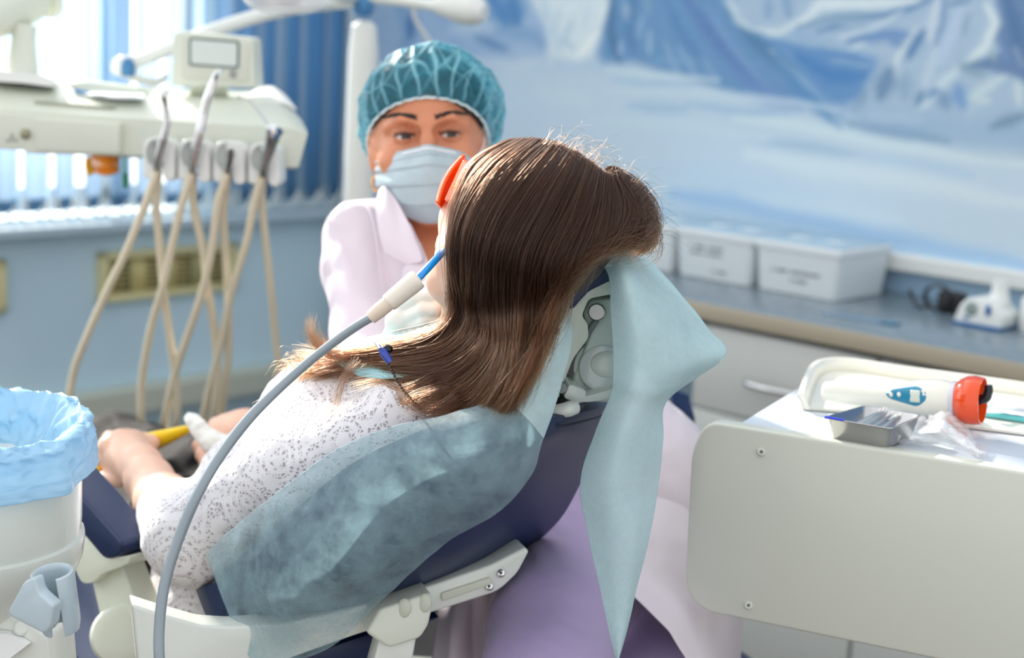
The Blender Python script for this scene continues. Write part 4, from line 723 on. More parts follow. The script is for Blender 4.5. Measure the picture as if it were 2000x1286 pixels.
m = MB(); c = at(700, 1500, 1.95); m.box((c.x, c.y, 0.16), (0.5, 0.5, 0.1), 0.03); m.box((c.x, c.y, 0.36), (0.26, 0.26, 0.36), 0.04); m.build('base', CREAM, ch)
# headrest: pad edge, housing, knobs
FH = Frame(1140, 660, 1.47, 8)
pr(FH, [(1103, 600, 6), (1112, 570), (1135, 545), (1165, 528), (1195, 515), (1260, 520, 10), (1250, 560), (1195, 548), (1150, 570), (1120, 604, 4)], 0.0, 0.17, 'headrest_pad', NAVY, ch, 10, 0.010, 5)
pr(FH, [(1108, 614, 6), (1122, 588), (1150, 560), (1195, 538), (1250, 545, 10), (1250, 592, 4), (1196, 575), (1150, 584), (1136, 618), (1148, 632, 8), (1150, 660, 8), (1120, 700), (1100, 750), (1092, 778, 4), (1080, 776, 4), (1100, 700), (1114, 650)], 0.005, 0.14, 'headrest_shell', CREAM, ch, 10, 0.006, 5)
pr(FH, [(1140, 612, 8), (1156, 588, 8), (1240, 580, 8), (1245, 720), (1220, 790, 20), (1150, 785, 20), (1124, 780, 6), (1118, 745), (1140, 690), (1152, 655)], 0.03, 0.12, 'headrest_housing', mat('housing_grey', rgb(200, 208, 198), 0.35), ch, 10, 0.006, 5)
pr(FH, [(1100, 778, 8), (1112, 750), (1146, 765, 10), (1142, 776), (1205, 758, 20), (1200, 776), (1160, 786, 14), (1124, 786)], 0.0, 0.06, 'hinge_cover', FRM, ch, 8, 0.004, 5)
m = MB(); o_ = along(FH.pt(1176, 720, 0.032), FH.pt(1176, 720, -0.05)); m.lathe([(0, 0.012), (0.012, 0.0125), (0.022, 0.010), (0.0245, 0.004), (0.0275, 0.0035), (0.0285, 0.0), (0, 0.0)], 44, o_); m.build('hinge_disc', mat('disc_clear', rgb(206, 212, 210), 0.15, coat=0.7), ch)
m = MB(); m.sphere((0.004, -0.004, 0.012), (0.013, 0.016, 0.005), 24, o_); m.build('disc_boss', FRM, ch)
for x, y, r_ in ((1166, 610, 0.0085), (1097, 758, 0.006)):
    m = MB(); m.lathe([(0, 0.006), (r_ * 0.86, 0.006), (r_, 0.004), (r_, -0.004), (0, -0.004)], 30, along(FH.pt(x, y, 0.02 if r_ > .007 else 0.0), FH.pt(x - 8, y + 2, -0.04))); m.build('knob', mat('knob_steel', (0.30, 0.31, 0.30), 0.3, 0.9), ch)
m = MB(); m.tube([FH.pt(1166, 625, 0.022), FH.pt(1152, 645, 0.022), FH.pt(1140, 668, 0.024)], 0.0034, 10); m.build('lever', mat('lever_grey', rgb(110, 118, 116), 0.4), ch)
m = MB(); m.tube([FH.pt(1060, 812, 0.0), FH.pt(1080, 806, -0.01), FH.pt(1110, 800, -0.014), FH.pt(1124, 796, -0.01)], [0.005, 0.0065, 0.0075, 0.0065], 16); m.build('release_handle', FRM, ch)
m = MB(); m.tube([FH.pt(1080, 800, 0.03), FH.pt(1130, 770, 0.05)], 0.012, 14); m.build('stem', STEEL, ch)
# ---------------------------------------------------------------- spittoon unit with cup holder
sp = thing('cuspidor', 'cream cuspidor bowl unit with cup holder, lined with a blue bag', 'cuspidor', at(-60, 1280, 1.52))
SB = at(-78, 945, 1.52); SM = Matrix.Translation((SB.x, SB.y, SB.z)); CRM = mat('cuspidor_cream', rgb(220, 224, 216), 0.3, coat=0.5)
K = 1.52 / 3000
m = MB(); m.lathe([(0.0, 0.02), (0.100, 0.02), (0.1165, 0.02), (0.1165, -0.035), (0.1155, -0.05), (0.119, -0.052), (0.1195, -0.056), (0.1175, -0.075), (0.108, -0.098), (0.088, -0.118), (0.07, -0.15), (0.055, -0.2), (0, -0.2)], 72, SM); m.build('bowl', CRM, sp)
FS = Frame(60, 1240, 1.45, -14)
pr(FS, [(-200, 1215), (0, 1192, 6), (50, 1212), (92, 1244, 8), (100, 1330), (-200, 1330)], 0.02, 0.07, 'base_housing', CRM, sp, 10, 0.006)
pr(FS, [(-200, 1050), (0, 1050), (40, 1100), (26, 1180), (10, 1215), (-200, 1215)], 0.05, 0.12, 'pedestal', CRM, sp, 10, 0.01)
pr(FS, [(-20, 1236, 3), (14, 1240, 3), (52, 1262, 3), (20, 1286, 3), (-40, 1300)], 0.010, 0.019, 'paper_slip', mat('slip_white', rgb(245, 246, 246), 0.5), sp, 3)
m = MB(); m.lathe([(0, 0.003), (0.006, 0.003), (0.008, 0), (0, 0)], 20, along(FS.pt(42, 1226, 0.02), FS.pt(42, 1226, -0.05))); m.build('plug', CRM, sp)
# cup holder: a thick C ring with a stem block
CHD = mat('holder_blue_grey', rgb(182, 198, 206), 0.3, coat=0.5)
hc = at(108, 1158, 1.40); HM = Matrix.Translation(hc) @ Matrix.Rotation(radians(8), 4, 'X') @ Matrix.Rotation(radians(-6), 4, 'Y')
m = MB(); n_ = 40; a0, a1 = radians(-62), radians(252); V, F = [], []; prof = [(0.0155, 0.020), (0.0172, 0.0215), (0.0190, 0.0205), (0.0198, 0.017), (0.0185, -0.030), (0.0165, -0.038), (0.0135, -0.038), (0.0125, -0.030), (0.0148, 0.015)]
for i in range(n_ + 1):
    a_ = a0 + (a1 - a0) * i / n_
    for r_, z_ in prof: V.append((r_ * cos(a_), r_ * sin(a_), z_ - 0.012 * (1 if False else 0)))
np_ = len(prof)
for i in range(n_):
    for j in range(np_): F.append((i * np_ + j, i * np_ + (j + 1) % np_, (i + 1) * np_ + (j + 1) % np_, (i + 1) * np_ + j))
F.append(tuple(range(np_))); F.append(tuple(n_ * np_ + j for j in range(np_))[::-1])
m.add(V, F, HM); o = m.build('cup_holder', CHD, sp)
FQ = Frame(70, 1150, 1.40, -20)
pr(FQ, [(46, 1136, 10), (66, 1128, 8), (74, 1158, 10), (104, 1184, 6), (98, 1226), (86, 1240, 12), (20, 1206, 8), (14, 1196, 6)], -0.022, -0.008, 'holder_arm', CHD, sp, 8, 0.006, 5)
# plastic bag over the bowl
BAGB = bpy.data.materials.new('bag_blue'); BAGB.use_nodes = True; n = BAGB.node_tree.nodes; l = BAGB.node_tree.links; b = n['Principled BSDF']; b.inputs['Base Color'].default_value = rgb(200, 232, 248); b.inputs['Roughness'].default_value = 0.22
_t = n.new('ShaderNodeBsdfTranslucent'); _t.inputs[0].default_value = rgb(150, 215, 245); _m = n.new('ShaderNodeMixShader'); _m.inputs[0].default_value = 0.35; _x = n.new('ShaderNodeBsdfTransparent'); _m2 = n.new('ShaderNodeMixShader'); _m2.inputs[0].default_value = 0.22
_o = n['Material Output']; l.new(b.outputs[0], _m.inputs[1]); l.new(_t.outputs[0], _m.inputs[2]); l.new(_m.outputs[0], _m2.inputs[1]); l.new(_x.outputs[0], _m2.inputs[2]); l.new(_m2.outputs[0], _o.inputs[0])
bag = thing('plastic_bag', 'pale blue plastic bag lining and folded over the cuspidor bowl', 'bag', SB)
nu, nv = 70, 220; A_ = np.linspace(0, 2 * pi, nv, endpoint=False); U = np.linspace(0, 1, nu); UU, AA = np.meshgrid(U, A_, indexing='ij')
pu = [0, .12, .3, .42, .5, .58, .75, 1.0]; prr = [0.004, .07, .094, .106, .118, .128, .131, .133]; pz = [-.02, -.012, .008, .030, .046, .040, .020, .002]
R0 = np.interp(UU, pu, prr); Z0 = np.interp(UU, pu, pz)
corner = 0.012 * np.exp(-((AA - radians(-28)) / 0.12) ** 2) + 0.012 * np.exp(-((AA - 2 * pi + radians(28)) / 0.12) ** 2)
Q = np.stack([np.cos(AA) * 2.4, np.sin(AA) * 2.4, UU * 5.5], -1)
wr = fbm(Q, 2.3, 4, 1.0); w2 = np.abs(fbm(Q * np.array([1, 1, 0.6]), 4.5, 3, 4.0)); w3 = np.abs(fbm(Q, 0.9, 3, 9.0)) * 1.5
amp = np.interp(UU, [0, .3, .5, .6, .8, 1], [.3, 1.6, 1.7, .9, .3, .2])
R0 = R0 + amp * (0.007 * wr - 0.007 * w2) + corner * np.clip((UU - .5) * 3, 0, 1); Z0 = Z0 + amp * (0.006 * w3 + 0.004 * wr) * np.where(UU < .62, 1, .3) - 0.010 * np.clip(UU - .8, 0, 1) * 5 * 0.2 + 0.004 * np.sin(AA * 3 + 1) * (UU > .5)
hi = 0.020 * np.exp(-((AA - 2.3) / 0.9) ** 2) * np.exp(-((UU - .48) / .16) ** 2); Z0 = Z0 + hi
G = np.stack([SB.x + R0 * np.cos(AA), SB.y + R0 * np.sin(AA), SB.z + 0.018 + Z0], -1); grid_mesh('bag_film', G, BAGB, bag, 0.0005, closed_v=True)
# ---------------------------------------------------------------- smooth solid bodies
import openvdb as vdb
class Solid:
    """smoothly blended solid on a distance grid, turned into one closed mesh"""
    def __init__(s, lo, hi, h):
        s.h = h; s.lo = np.array(lo, float); n = np.ceil((np.array(hi) - s.lo) / h).astype(int) + 1; s.n = n; s.D = np.full(n, 0.05, np.float32)
        s.ax = [s.lo[k] + np.arange(n[k]) * h for k in range(3)]
    def block(s, lo, hi, pad=0.03):
        a = np.clip(np.floor((np.array(lo) - pad - s.lo) / s.h).astype(int), 0, s.n); b = np.clip(np.ceil((np.array(hi) + pad - s.lo) / s.h).astype(int) + 1, 0, s.n)
        if (b <= a).any(): return None, None
        sl = tuple(slice(a[k], b[k]) for k in range(3)); X = np.stack(np.meshgrid(*[s.ax[k][sl[k]] for k in range(3)], indexing='ij'), -1).astype(np.float32); return sl, X
    def mix(s, sl, d, k):
        D = s.D[sl]; h = np.clip(0.5 + 0.5 * (D - d) / k, 0, 1); s.D[sl] = D * (1 - h) + d * h - k * h * (1 - h)
    def cut(s, sl, d, k):
        D = s.D[sl]; h = np.clip(0.5 - 0.5 * (D + d) / k, 0, 1); s.D[sl] = D * (1 - h) + (-d) * h + k * h * (1 - h)
    def cone(s, a, b, ra, rb, k=0.012, sub=False):
        a, b = np.array(a, float), np.array(b, float); r = max(ra, rb); sl, X = s.block(np.minimum(a, b) - r, np.maximum(a, b) + r, 0.02 + k)
        if sl is None: return s
        ab = b - a; t = np.clip(((X - a) @ ab) / (ab @ ab + 1e-12), 0, 1); d = np.linalg.norm(X - a - t[..., None] * ab, axis=-1) - (ra + (rb - ra) * t)
        (s.cut if sub else s.mix)(sl, d.astype(np.float32), k); return s
    def path(s, pts, rs, k=0.012, sub=False):
        for i in range(len(pts) - 1): s.cone(pts[i], pts[i + 1], rs[i], rs[i + 1], k, sub)
        return s
    def ell(s, c, r, R=None, k=0.012, sub=False):
        c = np.array(c, float); r = np.array(r, float); m = r.max(); sl, X = s.block(c - m, c + m, 0.02 + k)
        if sl is None: return s
        P = X - c
        if R is not None: P = P @ np.array(R)
        q = np.linalg.norm(P / r, axis=-1); g = np.linalg.norm(P / (r * r), axis=-1) + 1e-9; d = q * (q - 1) / g
        (s.cut if sub else s.mix)(sl, d.astype(np.float32), k); return s
    def half(s, p, nrm, k=0.004, lo=None, hi=None):
        """remove what lies on the side nrm points to (within an optional box)"""
        sl, X = s.block(s.lo if lo is None else lo, s.lo + s.n * s.h if hi is None else hi, 0)
        nv = np.array(nrm, float); nv /= np.linalg.norm(nv); d = -((X - np.array(p, float)) @ nv); s.cut(sl, d.astype(np.float32), k); return s
    def warp(s, fn):
        X = np.stack(np.meshgrid(*s.ax, indexing='ij'), -1).astype(np.float32); near = np.abs(s.D) < 0.03; s.D[near] += fn(X[near]).astype(np.float32); return s
    def mesh(s):
        g = vdb.FloatGrid(0.05); g.copyFromArray(np.ascontiguousarray(s.D), tolerance=0); V, Q = g.convertToQuads(0.0)
        V = V * s.h + s.lo; return V, Q[:, ::-1]
def solid_obj(name, solids, m, parent=None, colfn=None, relax=1):
    AV, AF, k = [], [], 0
    for s in solids:
        V, Q = s.mesh() if isinstance(s, Solid) else s; AV.append(V); AF += (Q + k).tolist(); k += len(V)
    V = np.concatenate(AV); me = bpy.data.meshes.new(name); me.from_pydata(V.tolist(), [], AF)
    if colfn is not None:
        C = colfn(V); ca = me.color_attributes.new('Tint', 'FLOAT_COLOR', 'POINT'); ca.data.foreach_set('color', np.concatenate([C, np.ones((len(V), 1))], 1).ravel().astype(np.float32))
    me.update(); o = link(name, me, m, parent)
    if relax: q = o.modifiers.new('relax', 'SMOOTH'); q.factor = 0.5; q.iterations = relax
    return o
def strands(name, paths, radii, m, parent):
    """real hair: one curve per strand, merged in one hair object. paths: array S x N x 3; radii: S x N"""
    S, N, _ = paths.shape; hc = bpy.data.hair_curves.new(name); hc.add_curves([N] * S); hc.position_data.foreach_set('vector', paths.astype(np.float32).ravel())
    a = hc.attributes.get('radius') or hc.attributes.new('radius', 'FLOAT', 'POINT'); a.data.foreach_set('value', radii.astype(np.float32).ravel())
    hc.materials.append(m); o = bpy.data.objects.new(name, hc); COL.objects.link(o)
    if parent is not None: o.parent = parent; o.matrix_parent_inverse = PW(parent).inverted()
    return o
def resample(pts, n): A = np.array([tuple(p) for p in pts], float); return cr_eval(A, np.linspace(0, len(A) - 1, n))
A3 = lambda x, y, d: np.array(at(x, y, d))
# skin
def skin_mat(name, base, tint=False):
    m = mat(name, base, 0.42, sss=(0.18, (0.9, 0.35, 0.18), 0.006)); bump(m, 900, 0.12, 0.0004, 2)
    if tint: n, l, b = nodes(m); a = n.new('ShaderNodeVertexColor'); a.layer_name = 'Tint'; l.new(a.outputs[0], b.inputs['Base Color'])
    return m
# ================================================================ the patient
pat = thing('person', 'person lying back in the chair in white lace sweater, long brown hair, seen from behind', 'person', at(420, 1150, 1.9))
SKN = skin_mat('skin_light', rgb(236, 192, 168))
LACE = mat('lace_knit', rgb(236, 234, 238), 0.75, sheen=0.3)
n, l, b = nodes(LACE)
tc = n.new('ShaderNodeTexCoord'); v1 = n.new('ShaderNodeTexVoronoi'); v1.feature = 'DISTANCE_TO_EDGE'; v1.inputs['Scale'].default_value = 210; v2 = n.new('ShaderNodeTexVoronoi'); v2.inputs['Scale'].default_value = 22
l.new(tc.outputs['Object'], v1.inputs['Vector']); l.new(tc.outputs['Object'], v2.inputs['Vector'])
wv = n.new('ShaderNodeMath'); wv.operation = 'SINE'; ml = n.new('ShaderNodeMath'); ml.operation = 'MULTIPLY'; ml.inputs[1].default_value = 34; l.new(v2.outputs['Distance'], ml.inputs[0]); l.new(ml.outputs[0], wv.inputs[0])
r1 = n.new('ShaderNodeMapRange'); r1.inputs['From Min'].default_value = 0.10; r1.inputs['From Max'].default_value = 0.32; l.new(v1.outputs['Distance'], r1.inputs['Value'])
r2 = n.new('ShaderNodeMapRange'); r2.inputs['From Min'].default_value = -0.5; r2.inputs['From Max'].default_value = 0.5; l.new(wv.outputs[0], r2.inputs['Value'])
mu_ = n.new('ShaderNodeMath'); mu_.operation = 'MULTIPLY'; l.new(r1.outputs[0], mu_.inputs[0]); l.new(r2.outputs[0], mu_.inputs[1])
mx = n.new('ShaderNodeMixRGB'); mx.inputs[1].default_value = rgb(228, 225, 229); mx.inputs[2].default_value = rgb(182, 170, 176); l.new(mu_.outputs[0], mx.inputs[0]); l.new(mx.outputs[0], b.inputs['Base Color'])  # holes coloured darker: skin showing through plus the shadow inside them
bp = n.new('ShaderNodeBump'); bp.inputs['Strength'].default_value = 0.8; bp.inputs['Distance'].default_value = 0.0016; bp.invert = True; l.new(mu_.outputs[0], bp.inputs['Height']); l.new(bp.outputs[0], b.inputs['Normal'])
def hull(pts, pad):
    P = np.array(pts); return P.min(0) - pad, P.max(0) + pad
# sweater
P_ = [A3(800, 800, 1.56), A3(770, 850, 1.50), A3(560, 940, 1.57), A3(372, 1052, 1.68), A3(335, 1000, 1.77), A3(700, 880, 1.63), A3(605, 795, 1.69), A3(470, 1010, 1.82), A3(430, 1140, 1.84)]
lo, hi = hull(P_, 0.15); sw = Solid(lo, hi, 0.0032)
sw.path([A3(860, 800, 1.56), A3(700, 880, 1.64), A3(540, 980, 1.76), A3(440, 1120, 1.84), A3(398, 1190, 1.81)], [.044, .09, .088, .082, .062], .03)
sw.path([A3(800, 795, 1.58), A3(690, 786, 1.64), A3(606, 796, 1.70), A3(580, 850, 1.74)], [.038, .040, .044, .05], .03)
sw.path([A3(800, 830, 1.535), A3(560, 925, 1.60), A3(374, 1052, 1.69)], [.050, .046, .047], .018)
sw.path([A3(374, 1056, 1.68), A3(345, 1010, 1.76)], [.050, .045], .015)
sw.path([A3(430, 1110, 1.79), A3(404, 1196, 1.76)], [.048, .050], .02); sw.ell(A3(318, 958, 1.82), (.052, .052, .040), k=.004, sub=True)
sw.warp(lambda X: 0.0035 * fbm(X * np.array([1, 1, 1]), 26, 3, 2.0) + 0.0016 * fbm(X, 70, 2, 6.0))
solid_obj('sweater', [sw], LACE, pat)
# body: head, neck, forearms and hands in one mesh
U_ = np.array(CAM_ROT @ Vector((0.52, 0.854, 0.0))); F_in = np.array(CAM_ROT @ Vector((-0.854, 0.52, 0.0))); F_away = np.array(CAM_ROT @ Vector((0, 0, -1.0)))
Fc = 0.70 * F_in + 0.714 * F_away; Rt = np.cross(Fc, U_); HC = A3(1048, 436, 1.47)       # head axes: up, forward, its side
HR = np.stack([Rt, U_, Fc], 1)
def hp_(x, y, z): return HC + HR @ (np.array([x, y, z]) / 1000.0)
hd = Solid(*hull([HC - .17, HC + .17, A3(900, 720, 1.5)], 0.02), 0.0022)
hd.ell(hp_(0, 2, -12), (.056, .062, .066), HR, .02).ell(hp_(0, -32, 22), (.056, .074, .060), HR, .03).path([hp_(0, -60, 50), hp_(0, -88, 62)], [.034, .022], .02)
hd.path([hp_(-46, -20, 10), hp_(-38, -66, 25), hp_(0, -88, 62)], [.022, .018, .016], .02).path([hp_(46, -20, 10), hp_(38, -66, 25), hp_(0, -88, 62)], [.022, .018, .016], .02)
hd.path([hp_(0, 0, 80), hp_(0, -34, 104)], [.007, .012], .012).ell(hp_(30, -30, 58), (.026, .024, .024), HR, .02).ell(hp_(-30, -30, 58), (.026, .024, .024), HR, .02)
hd.path([hp_(-20, -58, 84), hp_(0, -55, 92), hp_(20, -58, 84)], [.005, .006, .005], .007).path([hp_(-18, -66, 82), hp_(0, -67, 89), hp_(18, -66, 82)], [.005, .006, .005], .007)
for s_ in (-1, 1): hd.ell(hp_(s_ * 30, 2, 84), (.018, .011, .011), HR, .008, True); hd.ell(hp_(s_ * 30, 1, 72), (.0125, .0125, .0125), HR, .003); hd.ell(hp_(s_ * 69, -4, -8), (.006, .030, .018), HR, .006)
hd.path([hp_(0, -40, 0), A3(950, 600, 1.54), A3(915, 700, 1.58), A3(850, 770, 1.60)], [.042, .037, .044, .05], .02)
fa = Solid(*hull([A3(372, 1050, 1.70), A3(180, 860, 2.05), A3(190, 950, 1.9), A3(330, 850, 2.05)], 0.05), 0.0017)
fa.path([A3(368, 1046, 1.70), A3(322, 985, 1.79), A3(292, 940, 1.86), A3(276, 912, 1.90)], [.037, .033, .027, .0245], .015)
wr_ = A3(276, 912, 1.90); pm = A3(240, 888, 1.95)
fa.path([wr_, A3(258, 900, 1.93), pm], [.024, .026, .028], .015); fa.ell(A3(248, 886, 1.96), (.034, .028, .028), None, .015)
for pts, r_ in (([(262, 896, 1.93), (292, 868, 1.985), (282, 862, 2.03), (262, 885, 2.05)], .0115), ([(250, 892, 1.93), (262, 860, 1.975), (248, 855, 2.03), (236, 880, 2.05)], .0115), ([(240, 895, 1.92), (234, 860, 1.96), (216, 858, 2.01), (206, 885, 2.03)], .011), ([(234, 900, 1.92), (210, 872, 1.95), (192, 880, 1.98), (190, 905, 1.99)], .0100),
                ([(255, 925, 1.91), (232, 935, 1.925), (210, 938, 1.94), (192, 934, 1.95)], .0105)):
    P3 = [A3(*p) for p in pts]; fa.path(P3, [r_ * 1.05, r_, r_ * .95, r_ * .8], .0045)
for p in ((292, 866, 1.975), (262, 858, 1.965), (234, 858, 1.95), (211, 870, 1.94)): fa.ell(A3(*p), (.0125, .0125, .0115), None, .006)
for a_, b_ in (((272, 906, 1.885), (285, 872, 1.955)), ((262, 902, 1.885), (256, 864, 1.945)), ((252, 904, 1.885), (232, 864, 1.93))): fa.cone(A3(*a_), A3(*b_), .0035, .004, .008)
fh = Solid(*hull([A3(560, 900, 1.98), A3(380, 810, 2.05), A3(390, 930, 1.95)], 0.03), 0.0017)
fh.path([A3(580, 900, 1.98), A3(520, 862, 1.99), A3(480, 846, 2.0), A3(446, 846, 2.01)], [.032, .028, .029, .026], .014)
for pts, r_ in (([(448, 838, 2.0), (424, 832, 2.03), (408, 846, 2.06)], .011), ([(446, 856, 1.985), (414, 856, 2.0), (390, 872, 2.0), (398, 888, 1.985)], .0098), ([(452, 868, 1.975), (418, 874, 1.985), (396, 890, 1.98), (408, 902, 1.965)], .0098), ([(462, 876, 1.965), (430, 888, 1.97), (404, 904, 1.965), (420, 914, 1.955)], .0100), ([(488, 870, 1.955), (462, 884, 1.94), (440, 880, 1.925)], .011)):
    fh.path([A3(*p) for p in pts], [r_ * 1.08, r_, r_ * .92, r_ * .8][:len(pts)], .0045)
to = Solid(*hull([A3(860, 800, 1.6), A3(440, 1120, 1.86)], 0.1), 0.006); to.path([A3(850, 780, 1.58), A3(700, 880, 1.67), A3(540, 990, 1.79), A3(440, 1120, 1.87)], [.04, .07, .07, .07], .02)
solid_obj('body', [hd, fa, fh, to], SKN, pat)
# trousers
TRM = mat('trousers_black', rgb(14, 13, 15), 0.8, spec=0.12); bump(TRM, 120, 0.15, 0.002)
tr = Solid(*hull([A3(430, 1140, 1.92), A3(20, 880, 2.9), A3(200, 900, 2.3), A3(480, 960, 2.1)], 0.14), 0.005)
tr.path([A3(420, 1150, 1.93), A3(380, 1080, 1.98), A3(200, 975, 2.36), A3(70, 930, 2.75)], [.09, .085, .078, .065], .02)
tr.path([A3(480, 1030, 2.10), A3(400, 962, 2.2), A3(225, 910, 2.5), A3(60, 868, 2.9)], [.08, .076, .082, .062], .02); tr.ell(A3(420, 1080, 2.0), (.14, .12, .10), None, .03); tr.cone(A3(400, 1160, 1.93), A3(300, 1110, 1.99), .085, .08, .03)
def tfold(X):
    q = X @ np.array(CAM_ROT); return 0.006 * np.abs(np.sin(q[:, 0] * 42 + q[:, 1] * 60 + 3 * fbm(X, 9, 2))) + 0.006 * fbm(X, 16, 3, 1.2)
tr.warp(tfold); solid_obj('trousers', [tr], TRM, pat, relax=2)
# ---- hair
HAIR = bpy.data.materials.new('hair_brown'); HAIR.use_nodes = True; n = HAIR.node_tree.nodes; l = HAIR.node_tree.links; n.clear(); _o = n.new('ShaderNodeOutputMaterial'); hb = n.new('ShaderNodeBsdfHairPrincipled')
hb.parametrization = 'COLOR'; hi_ = n.new('ShaderNodeHairInfo'); cr_ = n.new('ShaderNodeValToRGB'); l.new(hi_.outputs['Intercept'], cr_.inputs[0]); e = cr_.color_ramp.elements
e[0].color = (0.024, 0.0105, 0.006, 1); e[1].color = (0.075, 0.030, 0.012, 1); e[1].position = 1.0; e2 = cr_.color_ramp.elements.new(0.5); e2.color = (0.034, 0.015, 0.008, 1)
hs = n.new('ShaderNodeHueSaturation'); mr = n.new('ShaderNodeMapRange'); mr.inputs['To Min'].default_value = 0.4; mr.inputs['To Max'].default_value = 1.9; l.new(hi_.outputs['Random'], mr.inputs['Value']); l.new(mr.outputs[0], hs.inputs['Value']); l.new(cr_.outputs[0], hs.inputs['Color']); l.new(hs.outputs[0], hb.inputs['Color'])
hb.inputs['IOR'].default_value = 1.36; hb.inputs['Roughness'].default_value = 0.30; hb.inputs['Radial Roughness'].default_value = 0.4; l.new(hb.outputs[0], _o.inputs[0])
GD = [[(1000, 272), (925, 315), (893, 390), (882, 470), (884, 560), (868, 640), (770, 672), (660, 690), (622, 660), (612, 622)],
      [(1030, 270), (955, 325), (905, 420), (893, 520), (905, 610), (860, 672), (740, 695), (630, 712), (560, 730)],
      [(1060, 272), (985, 340), (928, 450), (922, 560), (930, 650), (860, 705), (740, 712), (650, 722), (580, 752)],
      [(1090, 278), (1020, 360), (960, 470), (952, 580), (960, 670), (900, 735), (840, 750), (760, 735), (690, 712)],
      [(1110, 290), (1050, 380), (990, 490), (985, 600), (985, 690), (945, 765), (890, 800), (820, 790), (780, 745)],
      [(1130, 300), (1080, 400), (1030, 500), (1018, 620), (1010, 720), (985, 785), (960, 815), (938, 800)],
      [(1150, 315), (1110, 410), (1062, 510), (1052, 620), (1035, 700), (1008, 770), (978, 818)],
      [(1165, 328), (1140, 420), (1098, 520), (1078, 600), (1062, 660), (1036, 730), (1000, 790)],
      [(1180, 336), (1180, 420), (1150, 500), (1108, 560), (1086, 612), (1062, 670), (1030, 735)],
      [(1190, 335), (1222, 400), (1208, 446), (1160, 486), (1112, 520), (1086, 572), (1066, 640)],
      [(1200, 330), (1250, 390), (1262, 436), (1236, 462), (1192, 474), (1150, 488), (1116, 510)],
      [(1192, 326), (1245, 362), (1276, 420), (1282, 458), (1272, 484), (1252, 494)]]
def hdep(x, y):
    up = 1.365 + 0.10 * (np.clip(np.hypot((x - 1050) / 235, (y - 440) / 190), 0, 1.1)) ** 3.2
    dn = 1.425 + np.clip((930 - x) / 370, -0.25, 1) * 0.20 + np.clip((x - 960) / 100, 0, 1) * -0.01
    w_ = 1 / (1 + np.exp(-(y - 610) / 28.0)); wl = 1 / (1 + np.exp((x - 905) / 16.0)) * (1 / (1 + np.exp(-(y - 560) / 20.0))); w_ = np.maximum(w_, wl); return up * (1 - w_) + dn * w_
NP = 26; GA = []
for g in GD:
    P2 = cr_eval(np.array(g, float), np.linspace(0, len(g) - 1, NP)); GA.append(np.array([A3(x, y, float(hdep(x, y))) for x, y in P2]))
GA = np.array(GA)                                                     # guides x points x 3
def hair_set(S, jd, seed, clump=0.55, nclump=60, length=(0.8, 1.05), wig=0.0022, urange=(0, 11)):
    r = np.random.default_rng(seed); u = r.uniform(*urange, S); cs = np.sort(r.uniform(0, 11, nclump)); cu = cs[np.argmin(np.abs(u[:, None] + r.normal(size=(S, 1)) * .08 - cs[None]), 1)]
    tt = np.linspace(0, 1, NP); P = np.zeros((S, NP, 3)); full = cr_eval(GA, u); cl = cr_eval(GA, cu); k = clump * tt[None, :] ** 1.4
    P = full * (1 - k[..., None]) + cl * k[..., None]; L_ = r.uniform(*length, S)
    idx = tt[None, :] * L_[:, None] * (NP - 1); idx = np.clip(idx, 0, NP - 1); i0 = np.floor(idx).astype(int); i1 = np.minimum(i0 + 1, NP - 1); f = (idx - i0)[..., None]
    rows = np.arange(S)[:, None]; P = P[rows, i0] * (1 - f) + P[rows, i1] * f
    away = F_away; side = np.array(CAM_ROT @ Vector((1, 0, 0))); upv = np.array(CAM_ROT @ Vector((0, 1, 0)))
    P += (jd * r.uniform(0, 1, S) ** 1.3)[:, None, None] * away
    ph = r.uniform(0, 6.28, (S, 1)); fr_ = r.uniform(3, 9, (S, 1)); a_ = wig * r.uniform(.2, 1.6, (S, 1)) * (0.25 + tt[None] * 1.6)
    P += (a_ * np.sin(fr_ * tt[None] + ph))[..., None] * side + (a_ * np.cos(fr_ * 0.8 * tt[None] + ph * 2))[..., None] * upv
    P += (r.normal(size=S) * .0022)[:, None, None] * side; lock = 0.0045 * np.sin(cu * 23.0)[:, None] * (0.3 + tt)[None] * (1 - 0.3 * tt)[None]; P += lock[..., None] * away
    return P, np.interp(tt, [0, .1, .8, 1], [.8, 1, .8, .15])[None] * r.uniform(.7, 1.2, (S, 1))
A_, ra_ = hair_set(5200, 0.022, 1); B_, rb_ = hair_set(1800, 0.010, 2, 0.35, 90, (0.7, 1.08), 0.005)
C_, rc_ = hair_set(700, 0.012, 4, 0.3, 30, (0.75, 1.0), 0.006, (8.5, 11))
strands('hair', np.concatenate([A_, B_, C_]), np.concatenate([ra_ * 0.00034, rb_ * 0.00022, rc_ * 0.0002]), HAIR, pat)
UH = mat('hair_under', rgb(44, 28, 22), 0.5); bump(UH, 60, 0.6, 0.004, 4, stretch=(8, 8, 1))
G = cr_eval(GA, np.linspace(0, 11, 60)); G = cr_eval(G.transpose(1, 0, 2), np.linspace(0, NP - 1, 60) * np.linspace(.0, .80, 60) / np.linspace(1e-9, 1, 60).clip(1e-9) if False else np.linspace(0, (NP - 1) * 0.80, 60)).transpose(1, 0, 2)
G = G + F_away * 0.020; grid_mesh('hair_underlayer', G, UH, pat, 0.003, off=0)
hu = Solid(*hull([HC - .14, HC + .14], 0.0), 0.003); hu.ell(hp_(-4, -2, -26), (.058, .066, .066), HR, .01); hu.half(hp_(0, 0, 42), HR @ np.array([0, -0.1, 1]), .01); solid_obj('scalp_hair', [hu], UH, pat, relax=2)
